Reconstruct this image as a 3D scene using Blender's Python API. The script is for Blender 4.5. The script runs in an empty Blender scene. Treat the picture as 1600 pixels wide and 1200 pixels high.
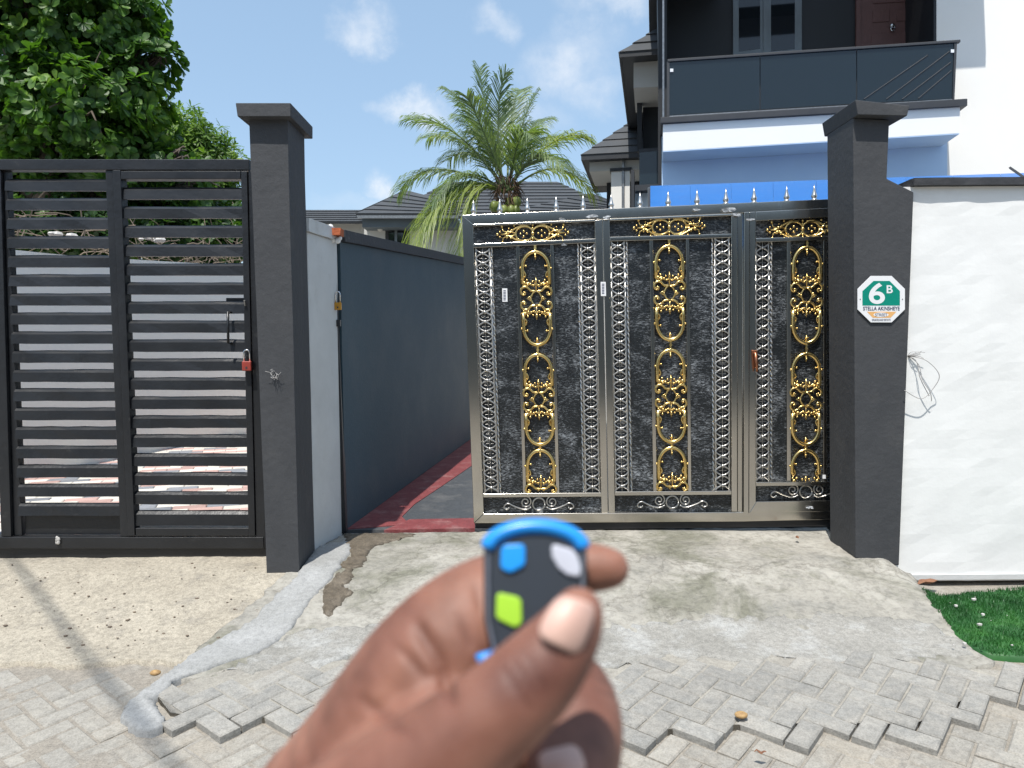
import bpy, bmesh, math, random
from mathutils import Vector, Matrix, noise
from mathutils.geometry import delaunay_2d_cdt
random.seed(7)
scene = bpy.context.scene
C = bpy.context.collection
# ---------------------------------------------------------------- camera
F, PIT, ROL = 1200.0, .055, .008
CAM = Vector((0, 0, 1.28))
def ray(px, py):
    a = (px-800)/F; b = -(py-600)/F
    a2 = a*math.cos(ROL)+b*math.sin(ROL); b2 = -a*math.sin(ROL)+b*math.cos(ROL)
    return Vector((a2, math.cos(PIT)+b2*math.sin(PIT), -math.sin(PIT)+b2*math.cos(PIT)))
cd = bpy.data.cameras.new('camera'); cam = bpy.data.objects.new('camera', cd); C.objects.link(cam)
cd.sensor_width = 36; cd.lens = 27; cd.clip_start = .02; cd.clip_end = 2000
o0 = ray(800, 600); rx_ = (ray(900, 600)-o0).normalized(); up_ = (ray(800, 500)-o0).normalized()
cam.matrix_world = Matrix.Translation(CAM) @ Matrix((rx_, up_, -o0.normalized())).transposed().to_4x4()
cd.dof.use_dof = True; cd.dof.focus_distance = 5.2; cd.dof.aperture_fstop = 9.5
scene.camera = cam
# ---------------------------------------------------------------- sky, sun, exposure
SUN = Vector((-.13, -.40, .90)).normalized()
w = bpy.data.worlds.new('World'); scene.world = w; w.use_nodes = True
wt = w.node_tree; wt.nodes.clear()
def N(t, typ, **k):
    n = t.nodes.new(typ)
    for a, v in k.items():
        if a.startswith('i_'):
            key = a[2:]
            n.inputs[int(key) if key.isdigit() else key.replace('_', ' ')].default_value = v
        else: setattr(n, a, v)
    return n
sky = N(wt, 'ShaderNodeTexSky', sky_type='NISHITA', sun_disc=False, sun_elevation=math.asin(SUN.z),
        sun_rotation=math.atan2(SUN.x, SUN.y) % (2*math.pi), air_density=1.0, dust_density=1.6, ozone_density=1.2, altitude=0)
bg = N(wt, 'ShaderNodeBackground', i_Strength=.13)
wo = N(wt, 'ShaderNodeOutputWorld')
tc = N(wt, 'ShaderNodeTexCoord')
nrm = N(wt, 'ShaderNodeVectorMath', operation='NORMALIZE'); wt.links.new(tc.outputs['Generated'], nrm.inputs[0])
nz = N(wt, 'ShaderNodeTexNoise', i_Scale=9.0, i_Detail=8.0, i_Roughness=.6); wt.links.new(nrm.outputs[0], nz.inputs['Vector'])
sb = N(wt, 'ShaderNodeVectorMath', operation='SUBTRACT'); sb.inputs[1].default_value = (.5, .5, .5)
wt.links.new(nz.outputs['Color'], sb.inputs[0])
sc_ = N(wt, 'ShaderNodeVectorMath', operation='SCALE'); sc_.inputs['Scale'].default_value = .12; wt.links.new(sb.outputs[0], sc_.inputs[0])
ad = N(wt, 'ShaderNodeVectorMath', operation='ADD'); wt.links.new(nrm.outputs[0], ad.inputs[0]); wt.links.new(sc_.outputs[0], ad.inputs[1])
nz2 = N(wt, 'ShaderNodeTexNoise', i_Scale=22.0, i_Detail=9.0, i_Roughness=.62); wt.links.new(nrm.outputs[0], nz2.inputs['Vector'])
last = None
# clouds: (pixel centre, half size px, density)
for (cx, cy, hw, hh, dn) in [(640,168,66,28,.95), (604,290,34,32,1.1), (568,46,52,26,.6), (890,95,80,58,.62), (935,145,50,44,.55),
                         (770,32,40,26,.4), (960,-5,90,40,.7), (820,190,90,40,.35), (-60,150,200,60,.6), (700,330,260,20,.35), (1750,180,140,60,.7),
                         (300,-140,180,60,.6), (1200,-300,260,90,.7)]:
    d = ray(cx, cy).normalized()
    s1 = N(wt, 'ShaderNodeVectorMath', operation='SUBTRACT'); s1.inputs[1].default_value = d
    wt.links.new(ad.outputs[0], s1.inputs[0])
    m1 = N(wt, 'ShaderNodeVectorMath', operation='MULTIPLY')
    m1.inputs[1].default_value = (F/hw, F/hw*.8, F/hh); wt.links.new(s1.outputs[0], m1.inputs[0])
    ln = N(wt, 'ShaderNodeVectorMath', operation='LENGTH'); wt.links.new(m1.outputs[0], ln.inputs[0])
    mr = N(wt, 'ShaderNodeMapRange', interpolation_type='SMOOTHSTEP'); mr.inputs[1].default_value = 1.15; mr.inputs[2].default_value = .15
    mr.inputs[3].default_value = 0; mr.inputs[4].default_value = dn
    wt.links.new(ln.outputs['Value'], mr.inputs[0])
    if last is None: last = mr
    else:
        mx = N(wt, 'ShaderNodeMath', operation='MAXIMUM'); wt.links.new(last.outputs[0], mx.inputs[0]); wt.links.new(mr.outputs[0], mx.inputs[1]); last = mx
rg = N(wt, 'ShaderNodeMapRange'); rg.inputs[1].default_value = .35; rg.inputs[2].default_value = .62; rg.inputs[3].default_value = .35; rg.inputs[4].default_value = 1.0
wt.links.new(nz2.outputs['Fac'], rg.inputs[0])
ml = N(wt, 'ShaderNodeMath', operation='MULTIPLY'); wt.links.new(last.outputs[0], ml.inputs[0]); wt.links.new(rg.outputs[0], ml.inputs[1])
mixc = N(wt, 'ShaderNodeMix', data_type='RGBA'); mixc.inputs[7].default_value = (5.6, 5.9, 6.3, 1)
hz = N(wt, 'ShaderNodeMix', data_type='RGBA'); hz.inputs[0].default_value = .42; hz.inputs[7].default_value = (3.3, 4.9, 6.6, 1)
wt.links.new(sky.outputs[0], hz.inputs[6]); wt.links.new(hz.outputs[2], mixc.inputs[6]); wt.links.new(ml.outputs[0], mixc.inputs[0])
wt.links.new(mixc.outputs[2], bg.inputs[0]); wt.links.new(bg.outputs[0], wo.inputs[0])
sl = bpy.data.lights.new('sun', 'SUN'); sl.energy = 4.2; sl.angle = math.radians(.53); sl.color = (1, .965, .91)
so = bpy.data.objects.new('sun', sl); C.objects.link(so); so.rotation_euler = SUN.to_track_quat('Z', 'Y').to_euler(); so.location = (0, 0, 20)
scene.view_settings.view_transform = 'Standard'; scene.view_settings.look = 'None'
scene.view_settings.gamma = 1; scene.view_settings.use_curve_mapping = False
scene.view_settings.exposure = .36
scene.cycles.max_bounces = 8; scene.cycles.diffuse_bounces = 4

# ---------------------------------------------------------------- helpers
def wloc(o):
    v = Vector((0, 0, 0))
    while o is not None: v = v+o.location; o = o.parent
    return v
def thing(name, label, cat, loc=(0, 0, 0), group=None):
    o = bpy.data.objects.new(name, None); C.objects.link(o); o.location = loc; o.empty_display_size = .1
    o['label'] = label; o['category'] = cat
    if group: o['group'] = group
    return o
def tag(o, label, cat, group=None):
    o['label'] = label; o['category'] = cat
    if group: o['group'] = group
    return o
class MB:
    def __init__(s): s.v = []; s.f = []
    def face(s, pts):
        n = len(s.v); s.v += [Vector(p) for p in pts]; s.f.append(tuple(range(n, n+len(pts))))
    def box8(s, p):     # p: 4 of one side, 4 of the other side (matching order)
        n = len(s.v); s.v += [Vector(q) for q in p]
        for f in ((0,1,2,3), (7,6,5,4), (0,4,5,1), (1,5,6,2), (2,6,7,3), (3,7,4,0)): s.f.append(tuple(n+i for i in f))
    def box(s, a, b):
        x0,y0,z0 = a; x1,y1,z1 = b
        s.box8([(x0,y0,z0),(x1,y0,z0),(x1,y0,z1),(x0,y0,z1),(x0,y1,z0),(x1,y1,z0),(x1,y1,z1),(x0,y1,z1)])
    def prism(s, a, b):
        n = len(s.v); k = len(a); s.v += [Vector(p) for p in a]+[Vector(p) for p in b]
        s.f.append(tuple(range(n, n+k))); s.f.append(tuple(range(n+2*k-1, n+k-1, -1)))
        for i in range(k):
            j = (i+1) % k; s.f.append((n+j, n+i, n+k+i, n+k+j))
    def tube(s, P, r, sides=6, closed=False, flat=1.0, cap=True):
        P = [Vector(p) for p in P]; m = len(P)
        if m < 2: return
        R = r if isinstance(r, (list, tuple)) else [r]*m
        up = None; n0 = len(s.v)
        for i in range(m):
            if closed: t = P[(i+1) % m]-P[i-1]
            else: t = P[min(i+1, m-1)]-P[max(i-1, 0)]
            if t.length < 1e-9: t = Vector((0, 0, 1))
            t.normalize()
            if up is None:
                up = Vector((0, 1, 0)) if abs(t.y) < .9 else Vector((0, 0, 1))
            up = (up-t*up.dot(t))
            if up.length < 1e-6: up = t.orthogonal()
            up.normalize(); sd = t.cross(up)
            for k in range(sides):
                a = 2*math.pi*k/sides
                s.v.append(P[i]+sd*(math.cos(a)*R[i])+up*(math.sin(a)*R[i]*flat))
        for i in range(m if closed else m-1):
            j = (i+1) % m
            for k in range(sides):
                k2 = (k+1) % sides
                s.f.append((n0+i*sides+k, n0+i*sides+k2, n0+j*sides+k2, n0+j*sides+k))
        if cap and not closed:
            s.f.append(tuple(n0+k for k in reversed(range(sides)))); s.f.append(tuple(n0+(m-1)*sides+k for k in range(sides)))
    def ball(s, c, r, sx=1, sy=1, sz=1, seg=8, rings=5):
        c = Vector(c); n0 = len(s.v)
        s.v.append(c+Vector((0, 0, r*sz)))
        for i in range(1, rings):
            th = math.pi*i/rings
            for k in range(seg):
                a = 2*math.pi*k/seg
                s.v.append(c+Vector((r*sx*math.sin(th)*math.cos(a), r*sy*math.sin(th)*math.sin(a), r*sz*math.cos(th))))
        s.v.append(c-Vector((0, 0, r*sz))); e = len(s.v)-1
        for k in range(seg):
            k2 = (k+1) % seg
            s.f.append((n0, n0+1+k, n0+1+k2))
            for i in range(rings-2):
                a = n0+1+i*seg; s.f.append((a+k, a+seg+k, a+seg+k2, a+k2))
            a = n0+1+(rings-2)*seg; s.f.append((a+k, e, a+k2))
    def lathe(s, base, prof, seg=12, axis=Vector((0, 0, 1))):
        base = Vector(base); n0 = len(s.v)
        for (z, r) in prof:
            for k in range(seg):
                a = 2*math.pi*k/seg; s.v.append(base+Vector((r*math.cos(a), r*math.sin(a), z)))
        for i in range(len(prof)-1):
            for k in range(seg):
                k2 = (k+1) % seg; s.f.append((n0+i*seg+k, n0+i*seg+k2, n0+(i+1)*seg+k2, n0+(i+1)*seg+k))
        s.f.append(tuple(n0+k for k in reversed(range(seg)))); s.f.append(tuple(n0+(len(prof)-1)*seg+k for k in range(seg)))
    def build(s, name, mat, parent=None, smooth=False, bevel=0, origin=None, fix=True):
        if parent is not None: off = wloc(parent)
        elif origin is not None: off = Vector(origin)
        else:
            xs = [v.x for v in s.v]; ys = [v.y for v in s.v]; zs = [v.z for v in s.v]
            off = Vector(((min(xs)+max(xs))/2, (min(ys)+max(ys))/2, min(zs)))
        me = bpy.data.meshes.new(name); me.from_pydata([v-off for v in s.v], [], s.f)
        if fix:
            bm = bmesh.new(); bm.from_mesh(me); bmesh.ops.recalc_face_normals(bm, faces=bm.faces); bm.to_mesh(me); bm.free()
        me.materials.append(mat)
        if smooth: me.polygons.foreach_set('use_smooth', [True]*len(me.polygons))
        o = bpy.data.objects.new(name, me); C.objects.link(o)
        if parent is not None: o.parent = parent
        else: o.location = off
        if bevel:
            b = o.modifiers.new('bevel', 'BEVEL'); b.width = bevel; b.segments = 2; b.limit_method = 'ANGLE'; b.angle_limit = math.radians(40)
            for p in me.polygons: p.use_smooth = True
            o.modifiers.new('wn', 'WEIGHTED_NORMAL')
        return o
class Plane:
    def __init__(s, p, n):
        s.p = Vector(p); s.n = Vector(n).normalized()
        if s.n.dot(CAM-s.p) < 0: s.n = -s.n
    def __call__(s, px, py, w=0):
        d = ray(px, py); t = (s.p-CAM).dot(s.n)/d.dot(s.n)
        return CAM+d*t+s.n*w
    def quad(s, mb, c, w0, w1):
        mb.prism([s(x, y, w1) for x, y in c], [s(x, y, w0) for x, y in c])
def at(px, py, Y):
    d = ray(px, py); return CAM+d*(Y/d.y)
def lerp(a, b, t): return a+(b-a)*t
def Zy(y):
    ks = [(2.2,-.24),(2.8,-.2),(3.2,-.17),(3.6,-.14),(4.3,0),(4.9,.02)]
    if y <= ks[0][0]: return ks[0][1]
    for (a,b),(c,d) in zip(ks, ks[1:]):
        if y <= c: return b+(d-b)*(y-a)/(c-a)
    return .02
def Z(x, y):
    z = Zy(y); t = min(1, max(0, (x-2.12)/.2)); t = t*t*(3-2*t)
    return lerp(z, min(z, -.10-.05*(4.36-y)), t)
def G(px, py, off=0):
    d = ray(px, py); y = 4.0; x = 0
    for _ in range(60):
        t = (Z(x, y)+off-CAM.z)/d.z
        if t < 0: t = 30
        y = .5*y+.5*t*d.y; x = t*d.x
    return Vector((x, y, Z(x, y)+off))
def proj(p):
    q = cam.matrix_world.inverted() @ Vector(p)
    return 800+F*q.x/-q.z, 600-F*q.y/-q.z
def inpoly(x, y, P):
    c = False; j = len(P)-1
    for i in range(len(P)):
        if (P[i][1] > y) != (P[j][1] > y) and x < (P[j][0]-P[i][0])*(y-P[i][1])/(P[j][1]-P[i][1])+P[i][0]: c = not c
        j = i
    return c
def fbm(x, y, z=0, o=4): return noise.fractal(Vector((x, y, z)), 1.0, 2.0, o, noise_basis='PERLIN_ORIGINAL')

# ---------------------------------------------------------------- materials
def base_mat(name):
    m = bpy.data.materials.new(name); m.use_nodes = True; t = m.node_tree; b = t.nodes['Principled BSDF']
    g = N(t, 'ShaderNodeNewGeometry'); return m, t, b, g
def ramp(t, src, stops):
    r = N(t, 'ShaderNodeValToRGB'); e = r.color_ramp.elements
    while len(e) < len(stops): e.new(.5)
    for i, (p, c) in enumerate(stops):
        e[i].position = p; e[i].color = (*c, 1) if len(c) == 3 else c
    t.links.new(src, r.inputs[0]); return r
def mapping(t, g, s):
    mp = N(t, 'ShaderNodeMapping'); mp.inputs['Scale'].default_value = s; t.links.new(g.outputs['Position'], mp.inputs['Vector']); return mp
def mat(name, c1, c2=None, scale=3, rough=.7, metal=0, bump=0, bscale=60, stretch=(1,1,1), c3=None, s3=1.2, th3=(.52,.66), rnd=0, spec=.5, rvar=.1, bdist=.01, contrast=(.3,.7), speck=0):
    m, t, b, g = base_mat(name); L = t.links.new
    c2 = c2 or tuple(x*.8 for x in c1)
    mp = mapping(t, g, stretch)
    n1 = N(t, 'ShaderNodeTexNoise', i_Scale=scale, i_Detail=9.0, i_Roughness=.62); L(mp.outputs[0], n1.inputs['Vector'])
    r1 = ramp(t, n1.outputs['Fac'], [(contrast[0], c1), (contrast[1], c2)]); out = r1.outputs[0]
    if c3:
        n3 = N(t, 'ShaderNodeTexNoise', i_Scale=s3, i_Detail=10.0, i_Roughness=.68); L(mp.outputs[0], n3.inputs['Vector'])
        r3 = ramp(t, n3.outputs['Fac'], [(th3[0], (0,0,0)), (th3[1], (1,1,1))])
        mx = N(t, 'ShaderNodeMix', data_type='RGBA'); L(r3.outputs[0], mx.inputs[0]); L(out, mx.inputs[6]); mx.inputs[7].default_value = (*c3, 1); out = mx.outputs[2]
    if speck:
        for (sc_k, lo_, hi_) in ((150, .40, .55), (38, .36, .60)):
            ns = N(t, 'ShaderNodeTexNoise', i_Scale=float(sc_k), i_Detail=5.0, i_Roughness=.7); L(g.outputs['Position'], ns.inputs['Vector'])
            k_ = 1-speck; rs_ = ramp(t, ns.outputs['Fac'], [(lo_, (k_,k_,k_)), (hi_, (1,1,1))])
            ms = N(t, 'ShaderNodeMix', data_type='RGBA', blend_type='MULTIPLY'); ms.inputs[0].default_value = 1; L(out, ms.inputs[6]); L(rs_.outputs[0], ms.inputs[7]); out = ms.outputs[2]
    if rnd:
        oi = N(t, 'ShaderNodeObjectInfo'); hs = N(t, 'ShaderNodeHueSaturation')
        mr = N(t, 'ShaderNodeMapRange'); mr.inputs[3].default_value = 1-rnd; mr.inputs[4].default_value = 1+rnd; L(oi.outputs['Random'], mr.inputs[0])
        L(mr.outputs[0], hs.inputs['Value']); L(out, hs.inputs['Color']); out = hs.outputs[0]
    L(out, b.inputs['Base Color'])
    b.inputs['Metallic'].default_value = metal; b.inputs['Specular IOR Level'].default_value = spec
    rr = N(t, 'ShaderNodeMapRange'); rr.inputs[3].default_value = max(0, rough-rvar); rr.inputs[4].default_value = min(1, rough+rvar)
    L(n1.outputs['Fac'], rr.inputs[0]); L(rr.outputs[0], b.inputs['Roughness'])
    if bump:
        nb = N(t, 'ShaderNodeTexNoise', i_Scale=bscale, i_Detail=6.0, i_Roughness=.6); L(mp.outputs[0], nb.inputs['Vector'])
        bp = N(t, 'ShaderNodeBump', i_Strength=bump, i_Distance=bdist); L(nb.outputs['Fac'], bp.inputs['Height']); L(bp.outputs[0], b.inputs['Normal'])
    return m
M = {}
M['black_paint'] = mat('black_paint', (.011,.012,.014), (.017,.018,.020), 4, .38, bump=.25, bscale=30, rvar=.12, c3=(.035,.035,.035), s3=14, th3=(.62,.75))
M['black_render'] = mat('black_render', (.040,.042,.046), (.052,.054,.058), 5, .75, bump=.5, bscale=24, c3=(.066,.066,.067), s3=4, th3=(.56,.74), speck=.06, bdist=.008)
M['coping_paint'] = mat('coping_paint', (.03,.032,.036), (.045,.046,.05), 8, .75, bump=.6, bscale=30, c3=(.13,.12,.11), s3=9, th3=(.63,.72))
M['navy'] = mat('navy_wall_paint', (.026,.058,.078), (.032,.066,.088), 1.6, .62, bump=.2, bscale=50, c3=(.052,.078,.095), s3=2.2, th3=(.48,.72), speck=.12)
M['white_render'] = mat('white_render', (.80,.80,.78), (.73,.73,.71), 2.5, .85, bump=.16, bscale=10, c3=(.70,.69,.67), s3=1.5, th3=(.6,.8), bdist=.012)
M['white_wall'] = mat('white_wall', (.85,.83,.78), (.81,.79,.74), 1.2, .85, bump=.1, bscale=30)
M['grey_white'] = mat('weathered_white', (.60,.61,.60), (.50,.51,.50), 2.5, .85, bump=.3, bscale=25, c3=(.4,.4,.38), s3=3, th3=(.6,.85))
M['stainless'] = mat('stainless_steel', (.60,.57,.51), (.50,.475,.43), 3, .17, metal=1, bump=.05, bscale=4, rvar=.08, stretch=(1,1,.3), c3=(.72,.71,.68), s3=5, th3=(.64,.7))
M['cast_steel'] = mat('cast_steel', (.62,.60,.56), (.52,.50,.47), 40, .3, metal=1, rvar=.1)
M['gold'] = mat('gold_castings', (.84,.62,.26), (.62,.42,.14), 9, .26, metal=1, rvar=.08)
M['copper'] = mat('copper_lock', (.50,.22,.12), (.36,.15,.08), 30, .35, metal=1)
M['chrome'] = mat('chrome', (.8,.8,.8), None, 10, .12, metal=1)
M['steel_grey'] = mat('steel_grey', (.35,.35,.35), (.2,.2,.2), 20, .4, metal=.8)
M['blue_sheet'] = mat('blue_sheet', (.018,.13,.40), (.021,.145,.43), 3, .45, bump=.1, bscale=6)
M['dark_block'] = mat('dark_house_paint', (.011,.013,.016), (.015,.017,.02), 2, .6)
M['brown_door'] = mat('brown_door', (.15,.07,.06), (.11,.052,.045), 12, .5, stretch=(6,1,1), bump=.2)
M['alu'] = mat('grey_aluminium', (.16,.18,.19), (.13,.15,.16), 8, .4, metal=.3)
M['roof'] = mat('dark_roof_tile', (.045,.05,.055), (.065,.068,.072), 3, .75, bump=.6, bscale=20, rnd=.0)
M['dark_trim'] = mat('dark_trim', (.03,.032,.036), (.04,.042,.046), 4, .55)
M['pale_blue_bounce'] = mat('pale_blue_bounce', (.50,.66,.85), (.46,.62,.82), 2, .8)  # blue bounce light from the sheet roof, put into the wall colour
M['joint'] = mat('joint_dust', (.40,.375,.32), (.30,.28,.245), 7, .95, bump=.5, bscale=80, speck=.2)
M['cream'] = mat('cream_soffit', (.55,.50,.42), (.5,.46,.39), 3, .8)
M['slate_band'] = mat('slate_band', (.10,.125,.14), (.09,.11,.125), 2, .7)
M['pale_wall'] = mat('pale_wall', (.55,.54,.5), (.5,.49,.45), 2, .8)
M['cream_concrete'] = mat('cream_concrete', (.50,.45,.36), (.40,.355,.28), 3.5, .92, bump=.7, bscale=45, c3=(.33,.30,.25), s3=7, th3=(.54,.70), bdist=.008, speck=.30)
M['cement'] = mat('fresh_cement', (.385,.385,.375), (.32,.32,.305), 4, .9, bump=.6, bscale=30, c3=(.45,.45,.44), s3=6, th3=(.55,.7), bdist=.008, speck=.2)
M['skim'] = mat('trowelled_cement', (.375,.36,.325), (.29,.28,.25), 3.2, .9, bump=.7, bscale=26, c3=(.43,.425,.40), s3=4, th3=(.5,.62), bdist=.01, speck=.25)
M['sand'] = mat('dusty_sand', (.355,.315,.26), (.29,.265,.225), 5, .95, bump=.6, bscale=90, c3=(.39,.37,.33), s3=3, th3=(.5,.7), bdist=.006, speck=.25)
M['paver'] = mat('concrete_paver', (.375,.355,.315), (.285,.28,.26), 9, .9, bump=.7, bscale=110, c3=(.38,.36,.32), s3=5.5, th3=(.50,.62), rnd=.10, bdist=.004, speck=.22)
M['paver_dusty'] = mat('dusty_concrete_paver', (.385,.36,.31), (.31,.295,.265), 6, .9, bump=.6, bscale=90, c3=(.36,.325,.27), s3=3.0, th3=(.46,.62), rnd=.08, bdist=.004, speck=.22)
M['red_screed'] = mat('red_screed', (.27,.065,.065), (.21,.048,.05), 5, .6, bump=.3, bscale=40, c3=(.36,.18,.17), s3=6, th3=(.52,.7), speck=.25)
M['grey_screed'] = mat('grey_screed', (.085,.092,.10), (.06,.066,.073), 4, .6, bump=.3, bscale=30, c3=(.15,.15,.15), s3=4, th3=(.5,.7), speck=.25)
M['sign_white'] = mat('sign_white', (.78,.78,.78), (.75,.75,.75), 5, .35)
M['sign_green'] = mat('sign_green', (.0,.24,.17), (.0,.22,.155), 5, .35)
M['sign_orange'] = mat('sign_orange', (.75,.42,.16), (.72,.40,.15), 5, .35)
M['sign_blue'] = mat('sign_navy', (.03,.04,.10), None, 5, .4)
M['red_plastic'] = mat('red_plastic', (.33,.05,.035), None, 30, .4)
M['yellow_brass'] = mat('yellow_padlock', (.60,.30,.04), (.5,.24,.03), 30, .4, metal=.4)
M['brick_orange'] = mat('orange_clay', (.42,.11,.035), (.32,.08,.03), 20, .85, bump=.5)
M['wire'] = mat('grey_wire', (.45,.43,.41), (.3,.29,.28), 30, .5)
M['bark'] = mat('bark', (.14,.11,.085), (.08,.062,.05), 8, .9, bump=.8, bscale=20, stretch=(1,1,.3))
M['twig'] = mat('dry_twig', (.22,.17,.12), (.13,.10,.08), 8, .9)
M['nut'] = mat('nut_shell', (.50,.33,.14), (.22,.12,.05), 60, .7)
M['dry_leaf'] = mat('dry_leaf', (.25,.12,.06), (.16,.07,.04), 40, .8)
M['rag'] = mat('pale_rag', (.6,.58,.55), (.4,.38,.35), 20, .9, bump=.6)
M['fob_blue'] = mat('blue_plastic', (.015,.28,.76), (.015,.26,.70), 20, .3)
M['fob_black'] = mat('black_plastic', (.030,.036,.045), (.026,.031,.038), 40, .38, bump=.05, bscale=900)
M['fob_bezel'] = mat('bezel_plastic', (.02,.022,.03), None, 20, .22)
M['fob_green'] = mat('green_plastic', (.38,.66,.04), None, 20, .35)
M['fob_white'] = mat('grey_white_plastic', (.55,.56,.62), None, 20, .35)
def leafmat(name, a, b, c=None, tr=.35, rough=.42):
    m, t, bs, g = base_mat(name); L = t.links.new
    n1 = N(t, 'ShaderNodeTexNoise', i_Scale=1.3, i_Detail=4.0); L(g.outputs['Position'], n1.inputs['Vector'])
    wn = N(t, 'ShaderNodeTexNoise', i_Scale=9.0, i_Detail=2.0); L(g.outputs['Position'], wn.inputs['Vector'])
    av = N(t, 'ShaderNodeMath', operation='ADD'); L(n1.outputs['Fac'], av.inputs[0]); L(wn.outputs['Fac'], av.inputs[1])
    hv = N(t, 'ShaderNodeMath', operation='MULTIPLY'); hv.inputs[1].default_value = .5; L(av.outputs[0], hv.inputs[0])
    r = ramp(t, hv.outputs[0], [(.38, a), (.56, b)] + ([(.68, c)] if c else []))
    L(r.outputs[0], bs.inputs['Base Color']); bs.inputs['Roughness'].default_value = rough
    tl = N(t, 'ShaderNodeBsdfTranslucent'); 
    br = N(t, 'ShaderNodeMix', data_type='RGBA', blend_type='MULTIPLY'); br.inputs[0].default_value = 1; br.inputs[7].default_value = (1.6, 1.8, .5, 1)
    L(r.outputs[0], br.inputs[6]); L(br.outputs[2], tl.inputs[0])
    mx = N(t, 'ShaderNodeMixShader', i_0=tr); L(bs.outputs[0], mx.inputs[1]); L(tl.outputs[0], mx.inputs[2])
    L(mx.outputs[0], t.nodes['Material Output'].inputs[0]); return m
M['almond_leaf'] = leafmat('almond_leaf', (.030,.080,.018), (.085,.18,.028), (.22,.35,.05), rough=.5)
M['mango_leaf'] = leafmat('mango_leaf', (.05,.11,.02), (.14,.24,.035), (.28,.40,.06), rough=.5)
M['palm_leaf'] = leafmat('palm_leaf', (.10,.15,.08), (.19,.25,.12), (.33,.38,.19), rough=.42)
M['palm_yellow'] = leafmat('palm_yellow', (.17,.22,.06), (.28,.33,.10), (.42,.44,.16), rough=.4)
M['turf'] = leafmat('turf_blade', (.015,.075,.018), (.03,.13,.03), (.06,.20,.045), tr=.2, rough=.5)
M['hedge'] = leafmat('shrub_leaf', (.02,.05,.014), (.05,.11,.025), (.12,.2,.04))
# glass with crumpled film
def filmglass():
    m, t, b, g = base_mat('dark_glass_with_film'); L = t.links.new
    mp = mapping(t, g, (45, 45, 170)); mp2 = mapping(t, g, (4, 4, 4.5))
    n = N(t, 'ShaderNodeTexNoise', i_Scale=1.0, i_Detail=7.0, i_Roughness=.75, i_Distortion=.6); L(mp.outputs[0], n.inputs['Vector'])
    n2 = N(t, 'ShaderNodeTexNoise', i_Scale=1.0, i_Detail=6.0, i_Roughness=.7, i_Distortion=1.2); L(mp2.outputs[0], n2.inputs['Vector'])
    m0 = N(t, 'ShaderNodeMath', operation='MULTIPLY_ADD'); L(n2.outputs['Fac'], m0.inputs[0]); m0.inputs[1].default_value = .8; m0.inputs[2].default_value = .36
    mul = N(t, 'ShaderNodeMath', operation='MULTIPLY'); L(n.outputs['Fac'], mul.inputs[0]); L(m0.outputs[0], mul.inputs[1])
    r = ramp(t, mul.outputs[0], [(.385, (0,0,0)), (.45, (.36,.36,.36)), (.53, (1,1,1))])
    mx = N(t, 'ShaderNodeMix', data_type='RGBA'); L(r.outputs[0], mx.inputs[0]); mx.inputs[6].default_value = (.012,.014,.015,1); mx.inputs[7].default_value = (.30,.32,.34,1)
    L(mx.outputs[2], b.inputs['Base Color'])
    rr = N(t, 'ShaderNodeMapRange'); rr.inputs[3].default_value = .1; rr.inputs[4].default_value = .5; L(r.outputs[0], rr.inputs[0]); L(rr.outputs[0], b.inputs['Roughness'])
    bp = N(t, 'ShaderNodeBump', i_Strength=.5, i_Distance=.006); L(n.outputs['Fac'], bp.inputs['Height']); L(bp.outputs[0], b.inputs['Normal'])
    return m
M['film_glass'] = filmglass()
def plainglass(name, col, rough, alpha):
    m, t, b, g = base_mat(name); b.inputs['Base Color'].default_value = (*col, 1); b.inputs['Roughness'].default_value = rough
    b.inputs['Alpha'].default_value = alpha; b.inputs['Specular IOR Level'].default_value = .6; return m
M['balcony_glass'] = plainglass('tinted_balcony_glass', (.012,.020,.025), .06, .93)
M['window_glass'] = plainglass('window_glass', (.01,.013,.016), .05, 1)
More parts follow.
